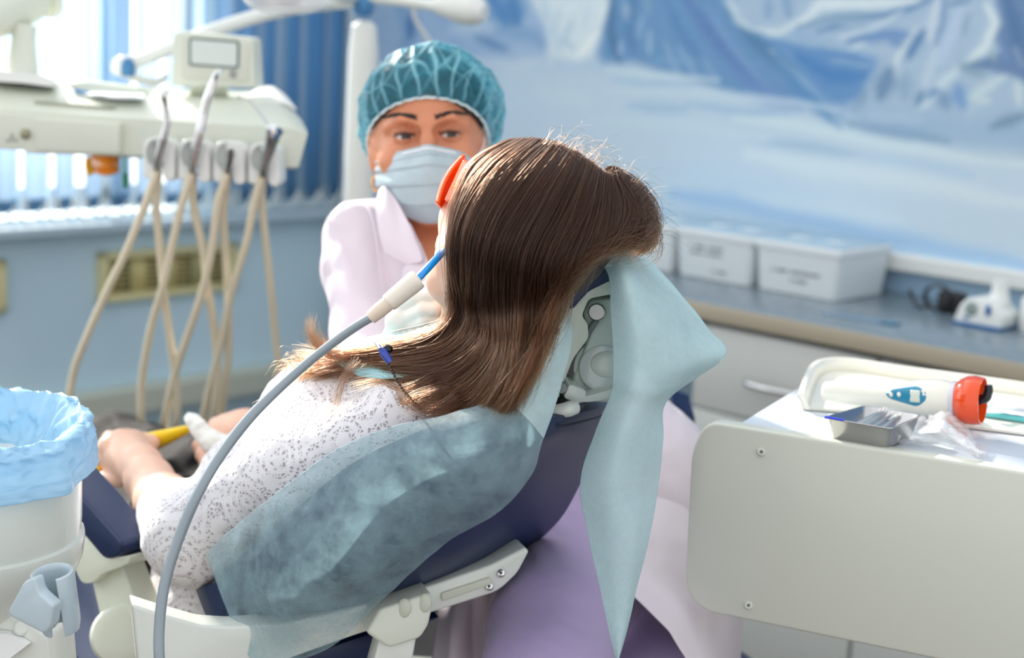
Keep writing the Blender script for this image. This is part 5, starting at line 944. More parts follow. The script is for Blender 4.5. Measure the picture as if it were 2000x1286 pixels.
# loose flyaway hairs and thin locks over the sweater
r = np.random.default_rng(11); FL, FR = [], []
for k in range(230):
    x = r.uniform(1060, 1285); base = np.interp(x, [1060, 1120, 1180, 1230, 1270, 1290], [278, 292, 330, 370, 430, 480]); y = base + r.uniform(0, 14); d = 1.42
    dx, dy = r.uniform(5, 55), -r.uniform(-15, 45) * (1 if k % 4 else 1.8); q = [A3(x - 14, y + 12, d), A3(x + dx * .2, y + dy * .35, d), A3(x + dx * .7, y + dy * .8, d + r.uniform(-.02, .02)), A3(x + dx * 1.3, y + dy * 1.0 + r.uniform(0, 30), d + r.uniform(-.03, .03))]
    FL.append(resample(q, 12)); FR.append(np.linspace(1, .4, 12) * 0.00014)
strands('flyaway_hair', np.array(FL), np.array(FR), HAIR, pat)
TL_ = [([(700, 705), (670, 745), (655, 790), (640, 815)], 1.53, 26, .004), ([(860, 730), (790, 760), (740, 745), (690, 755)], 1.47, 30, .004), ([(870, 760), (810, 775), (790, 790), (780, 770), (778, 755)], 1.45, 40, .005), ([(890, 780), (850, 800), (812, 795), (785, 765)], 1.44, 50, .006), ([(640, 700), (590, 725), (545, 765), (500, 795)], 1.56, 6, .004), ([(660, 700), (600, 712), (560, 712), (552, 735)], 1.56, 60, .008), ([(700, 700), (640, 690), (608, 655), (606, 620)], 1.55, 60, .005)]
FL, FR = [], []
for pts, d, cnt, sp_ in TL_:
    for k in range(cnt):
        o_ = r.normal(size=3) * sp_; e_ = r.normal(size=3) * sp_ * 0.8; R_s = resample([A3(x, y, d) for x, y in pts], 14); t_ = np.linspace(0, 1, 14)[:, None]; FL.append(R_s + o_ * (1 - t_) * .7 + e_ * t_); FR.append(np.linspace(1, .2, 14) * 0.00026)
strands('loose_locks', np.array(FL), np.array(FR), HAIR, pat)
# fine arm hair catching the sun
FL, FR = [], []
for k in range(130):
    t_ = r.uniform(); x = np.interp(t_, [0, .5, 1], [268, 274, 296]); y = np.interp(t_, [0, .5, 1], [955, 1010, 1072]); d = np.interp(t_, [0, 1], [1.86, 1.76]); q0 = A3(x + r.uniform(0, 8), y, d); q1 = A3(x - r.uniform(1, 6), y + r.uniform(2, 7), d); q2 = A3(x - r.uniform(2, 9), y + r.uniform(5, 13), d); FL.append(resample([q0, q1, q2], 5)); FR.append(np.linspace(1, .3, 5) * 0.00011)
strands('arm_hair', np.array(FL), np.array(FR), mat('fine_hair', rgb(240, 220, 180), 0.4), pat)
# orange glasses worn by the patient
gl = thing('safety_glasses', 'orange wraparound safety glasses worn by the reclining person', 'glasses', hp_(0, 0, 100)); G = []
for i in range(13):
    row = []; v = i / 12
    for j in range(41):
        a_ = radians(-82 + 164 * j / 40); rx_, rz_ = 78, 42; row.append(tuple(hp_(rx_ * sin(a_), 18 - 52 * v, 43 + rz_ * cos(a_) * (1.0 + 0.1 * sin(pi * v)) + 6 * sin(pi * v) - 4 * v)))
    G.append(row)
ORG = mat('glasses_orange', rgb(255, 96, 0), 0.1, coat=0.6, sss=(0.3, (1.0, 0.35, 0.02), 0.01)); grid_mesh('lens', np.array(G), ORG, gl, 0.0025)
for s_ in (-1, 1):
    m = MB(); m.prism([Vector(hp_(s_ * 80, y, z)) for y, z in rounded([(14, 44), (10, -6), (2, -12), (-8, -6), (-30, 36)], 4, 3)], Vector(hp_(s_ * 3, 0, 0) - HC), 0.0008); m.build('side_shield', ORG, gl)
    for q in range(6): m = MB(); m.tube([hp_(s_ * 84.5, -14 + q * 4, 34 - q * .5), hp_(s_ * 84.5, -6 + q * 3, 6 + q * 2)], 0.0011, 6); m.build('vent_rib', mat('rib_yellow', rgb(255, 170, 20), 0.2), gl)
m = MB(); m.tube([hp_(80, 2, 10), hp_(78, 4, -30), hp_(72, -10, -60)], 0.0025, 8); m.build('temple', ORG, gl); m = MB(); m.tube([hp_(-80, 2, 10), hp_(-78, 4, -30), hp_(-72, -10, -60)], 0.0025, 8); m.build('temple', ORG, gl)
# yellow strip and tissue in the hands
YM = mat('yellow_latex', rgb(255, 214, 36), 0.35, sss=(0.2, (1, .6, .1), .004))
t = thing('yellow_sleeve', 'bright yellow flattened sleeve gripped in the near hand', 'sleeve', A3(300, 860, 2.0)); m = MB(); m.tube([A3(186, 924, 1.955), A3(225, 905, 1.99), A3(272, 874, 2.02), A3(300, 862, 2.0), A3(340, 848, 1.99), A3(372, 836, 1.98)], [.005, .009, .015, .014, .009, .0045], 16, 6, flat=0.7); m.build('sleeve', YM, t)
TIS = mat('tissue_white', rgb(238, 240, 234), 0.8, sss=(0.2, (.6, .6, .6), .004)); t = thing('tissue', 'twisted white tissue held in the far hand', 'tissue', A3(420, 850, 1.95))
m = MB(); m.tube([A3(364, 812, 1.96), A3(378, 826, 1.955), A3(400, 850, 1.95), A3(428, 872, 1.945), A3(460, 892, 1.94), A3(496, 910, 1.93)], [.005, .010, .013, .018, .019, .012], 40, 12, flat=0.6); A = np.array([tuple(v) for v in m.V]); c_ = A.mean(0); A = A + (0.0035 * fbm(A, 120, 3, 3.0))[:, None] * np.array(F_away) + (0.004 * fbm(A, 70, 3, 7.0))[:, None] * np.array(CAM_ROT @ Vector((.5, .8, 0))); m.V = [Vector(v) for v in A]; m.build('tissue_fold', TIS, t)
# ================================================================ the dentist
den = thing('person', 'person in white coat, lilac trousers, teal cap and mask seated behind the patient', 'person', at(1250, 1250, 2.0))
SKD = skin_mat('skin_warm', rgb(214, 150, 118), True)
ro = radians(2.5); XD = np.array(CAM_ROT @ Vector((cos(ro), sin(ro), 0))); YD = np.array(CAM_ROT @ Vector((-sin(ro), cos(ro), 0))); ZD = np.array(CAM_ROT @ Vector((0, 0, 1)))
pt_ = radians(-5); YD, ZD = YD * cos(pt_) - ZD * sin(pt_) * -1 * -1, ZD * cos(pt_) + YD * sin(pt_); YD = np.cross(ZD, XD)
tu = radians(3); XD, ZD = XD * cos(tu) - ZD * sin(tu), ZD * cos(tu) + XD * sin(tu)
DR = np.stack([XD, YD, ZD], 1); DO = A3(834, 268, 2.035)
def dp(x, y, z): return DO + DR @ (np.array([x, y, z]) / 1000.0)
hs_ = Solid(*hull([DO - .12, DO + .12, dp(0, -150, 0), dp(-90, -90, 0), dp(90, 120, 60)], 0.02), 0.0013)
hs_.ell(dp(0, 28, -10), (.072, .090, .090), DR, .02).ell(dp(0, -28, 22), (.061, .075, .060), DR, .03).path([dp(0, -62, 52), dp(0, -92, 60)], [.034, .021], .02)
hs_.path([dp(-53, -16, 8), dp(-42, -66, 26), dp(0, -92, 60)], [.020, .017, .016], .02).path([dp(53, -16, 8), dp(42, -66, 26), dp(0, -92, 60)], [.020, .017, .016], .02)
hs_.path([dp(0, 14, 78), dp(0, -6, 84), dp(0, -34, 100), dp(0, -42, 104)], [.007, .0065, .0085, .010], .012); hs_.ell(dp(-10, -43, 95), (.0075, .007, .009), DR, .006).ell(dp(10, -43, 95), (.0075, .007, .009), DR, .006)
hs_.path([dp(-20, -66, 84), dp(0, -63, 91), dp(20, -66, 84)], [.004, .006, .004], .006).path([dp(-18, -74, 82), dp(0, -75, 89), dp(18, -74, 82)], [.004, .006, .004], .006)
for s_ in (-1, 1):
    hs_.ell(dp(s_ * 37, -30, 55), (.024, .022, .022), DR, .02); hs_.path([dp(s_ * 12, 15, 81), dp(s_ * 30, 20, 77), dp(s_ * 48, 13, 62)], [.006, .0075, .007], .012)
    hs_.ell(dp(s_ * 29, 2, 84), (.019, .0125, .010), DR, .009, True)
    lid = lambda: None
    hs_.ell(dp(s_ * 29, 0, 69), (.0158, .0145, .0152), DR, .0035); hs_.ell(dp(s_ * 29, -1.7, 84), (.0136, .0030, .009), DR, .0014, True)
    hs_.path([dp(s_ * 29 - 14, 5, 79.5), dp(s_ * 29, 8.2, 83.5), dp(s_ * 29 + 14, 5, 79.5)], [.0012, .0018, .0012], .004)
    hs_.ell(dp(s_ * 73, -14, -6), (.006, .030, .017), DR, .005)
hs_.path([dp(0, -60, -12), dp(2, -120, -15), dp(8, -165, -20)], [.050, .046, .060], .02)
bs = Solid(*hull([A3(836, 420, 2.05), A3(870, 560, 2.0)], 0.14), 0.003); bs.path([dp(2, -110, -15), A3(842, 480, 2.07), A3(860, 570, 2.04)], [.046, .062, .085], .02)
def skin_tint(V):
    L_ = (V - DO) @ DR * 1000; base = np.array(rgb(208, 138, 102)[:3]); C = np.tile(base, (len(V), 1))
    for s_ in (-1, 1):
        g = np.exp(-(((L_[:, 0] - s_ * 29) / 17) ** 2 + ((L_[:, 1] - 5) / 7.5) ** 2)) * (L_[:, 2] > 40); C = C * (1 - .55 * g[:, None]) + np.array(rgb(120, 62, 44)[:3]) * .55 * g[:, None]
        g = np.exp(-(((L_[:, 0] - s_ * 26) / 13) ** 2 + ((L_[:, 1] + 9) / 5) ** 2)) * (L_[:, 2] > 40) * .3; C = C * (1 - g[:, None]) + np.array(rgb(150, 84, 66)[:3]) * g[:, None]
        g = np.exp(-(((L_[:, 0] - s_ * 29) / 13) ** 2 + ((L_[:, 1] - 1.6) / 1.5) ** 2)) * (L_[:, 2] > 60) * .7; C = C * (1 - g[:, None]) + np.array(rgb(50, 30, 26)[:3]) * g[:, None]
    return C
solid_obj('body', [hs_, bs], SKD, den, skin_tint, relax=1)
EYE = mat('eye_white', rgb(222, 216, 212), 0.12, coat=0.8); IRIS = mat('iris_brown', rgb(52, 30, 20), 0.08, coat=0.9); PUP = mat('pupil', (0.004, 0.003, 0.003), 0.05)
LASH = mat('brow_hair', rgb(46, 32, 28), 0.6)
for s_ in (-1, 1):
    c = Vector(dp(s_ * 29, -0.6, 69.2)); e_ = MB().sphere((0, 0, 0), 0.0135, 32, Matrix.Translation(c)); eo = e_.build('eye', EYE, den)
    g = (Vector(DR @ np.array([0.20, -0.09, 1.0]))).normalized(); M_ = along(c, c + g)
    m = MB(); m.lathe([(0, 0.0138), (0.0032, 0.01378), (0.0062, 0.0124), (0.0066, 0.0117)], 28, M_); m.build('iris', IRIS, eo); m = MB(); m.lathe([(0, 0.0141), (0.0022, 0.0139), (0.0026, 0.0137)], 20, M_); m.build('pupil', PUP, eo)
    r = np.random.default_rng(20 + s_); m = MB()
    for k in range(260):
        t_ = r.uniform(0, 1); x = 11 + 43 * t_; y = 20.5 + 5.5 * sin(min(t_ * 1.25, 1) * pi * 0.62) - 5 * max(0, t_ - .6) + r.uniform(-1, 1) * (2.8 - 2.0 * t_); z = 88.5 - 13.5 * t_ ** 1.8
        a_ = radians(70 - 75 * t_ + r.uniform(-12, 12)); ln = 5.5; q0 = dp(s_ * x, y, z); q1 = dp(s_ * (x + ln * cos(a_) * .5), y + ln * sin(a_) * .4, z + .8); q2 = dp(s_ * (x + ln * cos(a_)), y + ln * sin(a_) * .55, z - .6); m.tube([q0, q1, q2], [.0006, .0005, .00012], 5, 2)
    m.build('eyebrow', LASH, den)
    m = MB(); m.tube([dp(s_ * 29 - 13.5, 0.2, 80), dp(s_ * 29 - 6, 2.4, 84.0), dp(s_ * 29 + 2, 2.7, 84.6), dp(s_ * 29 + 9, 1.8, 83.2), dp(s_ * 29 + 14, -.6, 79)], [.0003, .0006, .0007, .0007, .0003], 8)
    for k in range(26): t_ = k / 25; x = s_ * 29 - 12 + 25 * t_; y = 2.7 - 3.4 * (2 * t_ - 1) ** 2 * .8; z = 85.0 - 4.5 * (2 * t_ - 1) ** 2; m.tube([dp(x, y, z), dp(x + (t_ - .5) * 3, y - 1.8, z + 3), dp(x + (t_ - .5) * 6, y - 2.0, z + 5)], [.0003, .0002, .00006], 5, 2)
    m.build('eyelash', LASH, den)
# dark hair gathered under the cap
dh = Solid(*hull([dp(-95, -40, -110), dp(95, 130, 100), dp(95, -40, -110), dp(-95, 130, 100)], 0.02), 0.003); dh.ell(dp(2, 40, -6), (.080, .078, .094), DR, .01).ell(dp(8, 62, -34), (.062, .044, .056), DR, .02); dh.half(dp(0, 20, 45), DR @ np.array([0, -0.9, 0.44]), .005); dh.half(dp(0, 60, 84), DR @ np.array([0, -0.45, 0.89]), .02)
dh.half(dp(0, -30, 0), DR @ np.array([0, -1.0, 0]), .01); solid_obj('hair', [dh], mat('hair_black', rgb(14, 12, 13), 0.5), den, relax=2)
# bouffant cap
CAPM = bpy.data.materials.new('cap_teal'); CAPM.use_nodes = True; n = CAPM.node_tree.nodes; l = CAPM.node_tree.links; b = n['Principled BSDF']; b.inputs['Base Color'].default_value = rgb(72, 160, 180); b.inputs['Roughness'].default_value = 0.5
def nonwoven(M, tl, base_mix, holes, scale=60, lo=.3, hi=.7, scale2=400):
    n = M.node_tree.nodes; l = M.node_tree.links; b = n['Principled BSDF']; o = n['Material Output']; t = n.new('ShaderNodeBsdfTranslucent'); t.inputs[0].default_value = tl; x = n.new('ShaderNodeBsdfTransparent')
    m1 = n.new('ShaderNodeMixShader'); m1.inputs[0].default_value = base_mix; m2 = n.new('ShaderNodeMixShader'); tc = n.new('ShaderNodeTexCoord'); nz = n.new('ShaderNodeTexNoise'); nz.inputs['Scale'].default_value = scale; nz.inputs['Detail'].default_value = 6; nz.inputs['Roughness'].default_value = 0.7
    mr = n.new('ShaderNodeMapRange'); mr.inputs['From Min'].default_value = lo; mr.inputs['From Max'].default_value = hi; mr.inputs['To Min'].default_value = holes[0]; mr.inputs['To Max'].default_value = holes[1]
    l.new(tc.outputs['Object'], nz.inputs['Vector']); l.new(nz.outputs['Fac'], mr.inputs['Value']); l.new(b.outputs[0], m1.inputs[1]); l.new(t.outputs[0], m1.inputs[2]); l.new(m1.outputs[0], m2.inputs[1]); l.new(x.outputs[0], m2.inputs[2]); l.new(mr.outputs[0], m2.inputs[0]); l.new(m2.outputs[0], o.inputs[0])
    n2 = n.new('ShaderNodeTexNoise'); n2.inputs['Scale'].default_value = scale2; l.new(tc.outputs['Object'], n2.inputs['Vector']); bp = n.new('ShaderNodeBump'); bp.inputs['Strength'].default_value = 0.25; bp.inputs['Distance'].default_value = 0.0005; l.new(n2.outputs[0], bp.inputs['Height']); l.new(bp.outputs[0], b.inputs['Normal']); return M
nonwoven(CAPM, rgb(120, 205, 225), 0.4, (0.50, 0.86), 60)
nu, nv = 90, 260; U1 = np.linspace(0, 1, nu); AA = np.linspace(0, 2 * pi, nv, endpoint=False); UU, PH = np.meshgrid(U1, AA, indexing='ij')
ax_n = np.array([0.02, .84, -.545]); ax_n /= np.linalg.norm(ax_n); ax_f = np.array([0, .545, .84])
ra = np.interp(UU, [0, .06, .2, .38, .55, .72, .88, 1], [1, 1.06, 1.19, 1.22, 1.12, .88, .5, .0]); hh = np.interp(UU, [0, .06, .2, .38, .55, .72, .88, 1], [0, .05, .25, .50, .74, .91, .99, 1.0])
ex = 80.0; ey = 98.0; H_ = 106.0
c0 = np.array([1.0, -7, 0])
Xl = c0 + (np.cos(PH) * ra * ex)[..., None] * np.array([1.0, 0, 0]) + (np.sin(PH) * ra * ey)[..., None] * ax_f + (hh * H_)[..., None] * ax_n
Xl[..., 0] += np.interp(UU, [0, .3, 1], [0, 6, 6]) ; ppn = np.stack([np.cos(PH), np.sin(PH), UU * 0.6], -1)
rid = lambda f, w: np.exp(-(f / w) ** 2)
wob = fbm(ppn, 2.4, 3, 1.0)
f1 = np.sin(PH * 13 + 2.6 * wob + 1.2 * fbm(ppn * np.array([1, 1, 4.0]), 2.0, 2, 9.0)); f2 = np.sin(PH * 7 + UU * 9 + 3 * fbm(ppn, 1.9, 2, 5.0)); f3 = np.sin(PH * 5 - UU * 12 + 3.5 * fbm(ppn, 2.3, 2, 15.0))
w1 = np.interp(UU, [0, .05, .25, .6, 1], [.2, .8, 1, .5, .1]); w2 = np.interp(UU, [0, .12, .35, .9, 1], [0, .3, 1, .9, .3])
fold = np.maximum(rid(f1, .22) * w1, np.maximum(rid(f2, .14) * w2, rid(f3, .14) * w2) * .9)
disp = 3.0 * fold + 1.6 * (1 - np.abs(f1)) * w1 - 5.0 * np.abs(fbm(ppn, 2.6, 2, 3.0)) * w2 + 5.0 * fbm(ppn, 1.3, 2, 11.0) * np.interp(UU, [0, .3, 1], [0, 1, .6]) + 1.2 * np.abs(np.sin(PH * 46)) * np.interp(UU, [0, .04, .15], [.3, 1, 0])
nrm = gnormals(Xl); sgn = np.sign(np.sum(nrm * (Xl - c0 - ax_n * 40), -1, keepdims=True)); Xl = Xl + nrm * sgn * disp[..., None]
G = DO + (Xl / 1000.0) @ DR.T; co = grid_mesh('cap', G, CAPM, den, 0.0003, closed_v=True)
ca = co.data.color_attributes.new('Fold', 'FLOAT_COLOR', 'POINT'); fv = np.repeat(np.clip(fold, 0, 1).reshape(-1, 1), 4, 1).astype(np.float32); ca.data.foreach_set('color', fv.ravel())
n = CAPM.node_tree.nodes; l = CAPM.node_tree.links; va = n.new('ShaderNodeVertexColor'); va.layer_name = 'Fold'; mxs = [q for q in n if q.type == 'MIX_SHADER' and q.inputs[0].is_linked][0]; src = mxs.inputs[0].links[0].from_socket
sb_ = n.new('ShaderNodeMath'); sb_.operation = 'SUBTRACT'; sb_.use_clamp = True; l.new(src, sb_.inputs[0]); l.new(va.outputs[0], sb_.inputs[1]); l.new(sb_.outputs[0], mxs.inputs[0]); pb_ = n['Principled BSDF']; mc_ = n.new('ShaderNodeMixRGB'); mc_.inputs[1].default_value = rgb(64, 156, 178); mc_.inputs[2].default_value = rgb(176, 228, 236); l.new(va.outputs[0], mc_.inputs[0]); l.new(mc_.outputs[0], pb_.inputs['Base Color'])     # doubled cloth in the folds is denser; its paler colour paints in highlights
m = MB(); rim_ = [Vector(DO + DR @ ((c0 + np.array([1, 0, 0]) * cos(a_) * ex * 1.01 + ax_f * sin(a_) * ey * 1.0 + ax_n * (0.5 + 0.8 * sin(a_ * 37))) / 1000)) for a_ in np.linspace(0, 2 * pi, 220)]; m.tube(rim_, 0.0017, 8, 1); m.build('cap_elastic', mat('elastic_white', rgb(214, 236, 240), 0.6), den)
# mask
MSK = bpy.data.materials.new('mask_blue'); MSK.use_nodes = True; b = MSK.node_tree.nodes['Principled BSDF']; b.inputs['Base Color'].default_value = rgb(212, 228, 234); b.inputs['Roughness'].default_value = 0.32; nonwoven(MSK, rgb(200, 225, 235), 0.35, (0.0, 0.10), 40)
mk = [[(-66, -24, 22), (-60, -22, 44), (-38, -20, 80), (-14, -16, 97), (0, -13, 106), (14, -16, 99), (38, -22, 82), (64, -27, 48), (74, -30, 24)],
      [(-69, -44, 18), (-63, -44, 46), (-41, -44, 88), (-16, -42, 108), (0, -40, 117), (16, -42, 109), (42, -45, 90), (68, -48, 48), (76, -50, 22)],
      [(-68, -64, 14), (-62, -64, 48), (-42, -66, 88), (-17, -66, 107), (0, -66, 112), (17, -66, 107), (42, -67, 90), (66, -68, 48), (74, -68, 22)],
      [(-62, -78, 16), (-55, -82, 48), (-38, -88, 80), (-16, -92, 98), (0, -93, 102), (16, -92, 99), (38, -89, 82), (58, -84, 50), (66, -80, 24)],
      [(-50, -86, 20), (-44, -94, 46), (-30, -104, 70), (-13, -111, 84), (0, -113, 88), (13, -112, 84), (30, -106, 72), (46, -97, 50), (56, -90, 28)]]
G = net([[dp(*p) for p in r_] for r_ in mk], 90, 90); NM = gnormals(G); NM *= np.sign((NM @ ZD).mean()); Um, Vm = np.meshgrid(np.linspace(0, 1, 90), np.linspace(0, 1, 90), indexing='ij')
pl = 0.0026 * ((Um * 4.2) % 1.0) * np.clip(np.sin(np.pi * Um) * 3, 0, 1); wr = 0.0028 * fbm(np.stack([Vm * 6, Um * 9, Vm * 0], -1), 1.0, 3, 2.0) * np.clip(np.abs(Vm - .5) * 3, .25, 1); band = 0.0012 * ((Um > .045) & (Um < .13))
G = G + NM * (pl + wr + band)[..., None]; grid_mesh('mask', G, MSK, den, 0.0006)
def mpt(v, u, o=0.0012): i, j = min(89, int(u * 89)), min(89, int(v * 89)); return Vector(G[i, j] + NM[i, j] * o)
m = MB(); m.tube([mpt(v, .085, .0014) for v in np.linspace(.30, .72, 14)], 0.0014, 8, 2, flat=.5); m.build('nose_wire', mat('wire_white', rgb(236, 240, 244), 0.4), den)
for u_ in (.045, .14):
    m = MB()
    for v in np.linspace(.08, .92, 62): m.sphere(mpt(v, u_, .0007), 0.00055, 6)
    m.build('mask_stitch', mat('stitch', rgb(140, 168, 184), 0.6), den)
m = MB(); m.tube([dp(66, -28, 46), dp(72, -18, 36), dp(76, -4, 12)], .0012, 8); m.build('ear_loop', WHITE, den); m = MB(); m.tube([dp(60, -84, 48), dp(74, -60, 25), dp(78, -38, 5)], .0012, 8); m.build('ear_loop', WHITE, den); m = MB(); m.tube([dp(-62, -24, 42), dp(-72, -16, 20), dp(-78, -20, 0)], .0012, 8); m.build('ear_loop', WHITE, den)
m = MB(); m.tube([Vector(dp(-70, -58, -2)) + Vector(XD * 0.0 + YD * 0.010 * cos(a_) + XD * .0055 * sin(a_)) for a_ in np.linspace(0, 2 * pi, 18)], .0016, 8, 2); m.build('earring', mat('gold', rgb(220, 170, 90), 0.2, 0.9), den)
# coat
COAT = mat('coat_white', rgb(216, 205, 214), 0.7, sheen=0.1); bump(COAT, 700, 0.1, 0.0004)
lo, hi = hull([A3(600, 380, 2.1), A3(1080, 520, 2.1), A3(1440, 1330, 1.8), A3(700, 720, 1.8), A3(1300, 900, 2.1), A3(1000, 1000, 2.1)], 0.06); ct = Solid(lo, hi, 0.005)
ct.path([A3(704, 458, 2.03), A3(840, 468, 2.08), A3(985, 470, 2.06)], [.046, .068, .05], .03); ct.path([A3(845, 560, 2.04), A3(960, 720, 2.04), A3(1130, 900, 2.0), A3(1215, 1000, 1.97)], [.102, .115, .13, .135], .04)
ct.path([A3(1000, 480, 2.05), A3(1060, 600, 1.95)], [.05, .045], .02); ct.path([A3(1240, 980, 1.98), A3(1310, 1120, 1.93), A3(1350, 1330, 1.86)], [.12, .085, .06], .03)
ct.path([A3(704, 460, 2.03), A3(697, 530, 2.0), A3(716, 650, 1.93), A3(738, 740, 1.86)], [.046, .046, .044, .040], .012); ct.path([A3(738, 740, 1.86), A3(790, 715, 1.72)], [.042, .034], .012)
ct.cone(A3(838, 420, 1.97), A3(892, 560, 1.93), .046, .012, .004, True); ct.cone(A3(836, 395, 2.06), A3(838, 440, 2.04), .048, .046, .006, True)
def cfold(X):
    q = X @ np.array(CAM_ROT); return 0.005 * fbm(np.stack([q[:, 0] * 1.6, q[:, 1] * 0.6, q[:, 2]], -1), 22, 3, 4.0) + 0.003 * np.abs(fbm(np.stack([q[:, 0] + q[:, 1], q[:, 1] * .3, q[:, 2]], -1), 34, 2, 8.0))
ct.warp(cfold); solid_obj('coat', [ct], COAT, den, relax=2)
def lapel(rows, name='lapel', th=0.0022, nu=30, nv=30): return grid_mesh(name, net([[at(*p) for p in r_] for r_ in rows], nu, nv), COAT, den, th, off=0)
lapel([[(742, 372, 1.99), (752, 366, 1.97), (772, 388, 1.955), (796, 432, 1.925)], [(736, 400, 1.965), (756, 412, 1.945), (784, 440, 1.93), (808, 462, 1.905)], [(740, 450, 1.945), (764, 470, 1.93), (794, 490, 1.915), (826, 506, 1.895)], [(752, 494, 1.935), (776, 506, 1.925), (796, 516, 1.915), (812, 514, 1.905)]], 'collar')
lapel([[(800, 436, 1.925), (806, 450, 1.915), (812, 462, 1.91)], [(800, 500, 1.915), (822, 504, 1.905), (834, 510, 1.895)], [(786, 540, 1.92), (816, 552, 1.905), (852, 560, 1.89)], [(800, 600, 1.92), (830, 604, 1.91), (870, 610, 1.89)]], 'lapel')
m = MB(); m.tube([at(712, 398, 1.985), at(728, 430, 1.955), at(742, 520, 1.925), at(752, 600, 1.915)], .0008, 6); m.tube([at(640, 430, 1.99), at(668, 470, 1.965), at(690, 540, 1.93)], .0006, 6)
m.build('coat_seam', COAT, den)
# lower coat panels
G = net([[at(1020, 1020, 1.90), at(1060, 1045, 1.80), at(1110, 1052, 1.74), at(1170, 1105, 1.70), at(1235, 1160, 1.68), at(1300, 1220, 1.66), at(1350, 1300, 1.65)],
         [at(1050, 985, 1.90), at(1090, 990, 1.84), at(1150, 1010, 1.80), at(1215, 1060, 1.76), at(1290, 1120, 1.74), at(1350, 1190, 1.72), at(1390, 1300, 1.70)],
         [at(1080, 930, 1.92), at(1130, 930, 1.88), at(1200, 940, 1.86), at(1280, 980, 1.84), at(1350, 1050, 1.82), at(1410, 1150, 1.80), at(1425, 1300, 1.78)],
         [at(1130, 880, 1.95), at(1200, 850, 1.93), at(1280, 846, 1.92), at(1345, 910, 1.92), at(1400, 1000, 1.90), at(1440, 1120, 1.87), at(1443, 1300, 1.84)]], 50, 80)
NMc = gnormals(G); G = G + NMc * (0.006 * fbm(G, 14, 3, 1.0) + 0.003 * np.abs(fbm(G, 30, 2, 5.0)))[..., None]; grid_mesh('coat_panel', G, COAT, den, 0.0015)
G = net([[at(858, 1190, 1.90), at(850, 1250, 1.88), at(840, 1330, 1.86)], [at(890, 1168, 1.84), at(884, 1240, 1.81), at(880, 1330, 1.80)], [at(930, 1152, 1.82), at(925, 1230, 1.84), at(930, 1330, 1.83)], [at(972, 1140, 1.78), at(962, 1230, 1.76), at(975, 1330, 1.72)], [at(1000, 1120, 1.80), at(990, 1230, 1.82), at(1000, 1330, 1.80)]], 60, 30)
G = G + gnormals(G) * (0.008 * np.sin(np.linspace(0, 14, 60)))[:, None, None]; grid_mesh('coat_panel', G, COAT, den, 0.0015)
m = MB(); m.lathe([(0, .002), (.005, .002), (.006, 0), (0, 0)], 20, along(at(1072, 1036, 1.765), at(1072, 1036, 1.70))); m.build('coat_button', mat('button_brown', rgb(150, 130, 116), 0.3), den)
LIL = mat('trousers_lilac', rgb(160, 143, 182), 0.6, sheen=0.2); bump(LIL, 500, 0.1, 0.0005)
lt = Solid(*hull([A3(1170, 1040, 1.9), A3(1060, 1500, 1.6), A3(960, 1200, 1.6), A3(1300, 1450, 1.75)], 0.1), 0.0045)
lt.path([A3(1180, 1040, 1.90), A3(1125, 1130, 1.80), A3(1082, 1240, 1.66), A3(1068, 1330, 1.60), A3(1060, 1480, 1.60)], [.085, .075, .070, .066, .055], .02)
lt.path([A3(1262, 1070, 1.97), A3(1268, 1200, 1.88), A3(1270, 1340, 1.80), A3(1270, 1480, 1.76)], [.08, .072, .066, .06], .02)
def lf(X):
    q = (X - A3(1082, 1240, 1.66)) @ np.array(CAM_ROT); return 0.0022 * np.abs(np.sin(q[:, 1] * 150 + q[:, 0] * 90 + 2 * fbm(X, 12, 2))) ** .5 * np.clip(1 - np.abs(q[:, 0] + .02) * 9, 0, 1) * -1 + 0.002 * fbm(X, 24, 2)
lt.warp(lf); solid_obj('trousers', [lt], LIL, den, relax=2)
# gloved hand at the patient's chin
GLV = mat('glove_latex', rgb(226, 224, 216), 0.4); bump(GLV, 160, 0.35, 0.0012, 3)
gv = Solid(*hull([A3(740, 540, 1.66), A3(890, 740, 1.60), A3(800, 560, 1.5)], 0.03), 0.0011)
gv.path([A3(792, 730, 1.68), A3(792, 672, 1.63), A3(796, 640, 1.60)], [.026, .024, .022], .012).ell(A3(798, 622, 1.595), (.022, .022, .016), None, .012)
for pts, r_ in (([(784, 606, 1.60), (806, 578, 1.585), (838, 564, 1.575), (864, 572, 1.575)], .0088), ([(792, 600, 1.585), (818, 584, 1.57), (846, 574, 1.562), (868, 580, 1.565)], .0086), ([(800, 622, 1.58), (828, 608, 1.562), (850, 606, 1.56), (862, 618, 1.57)], .0084), ([(804, 640, 1.58), (832, 630, 1.562), (850, 630, 1.562), (858, 640, 1.572)], .0078), ([(800, 655, 1.585), (826, 650, 1.57), (842, 650, 1.575)], .0070)):
    gv.path([A3(*p) for p in pts], [r_ * 1.08, r_, r_ * .95, r_ * .82][:len(pts)], .0030)
solid_obj('glove', [gv], GLV, den, relax=1)
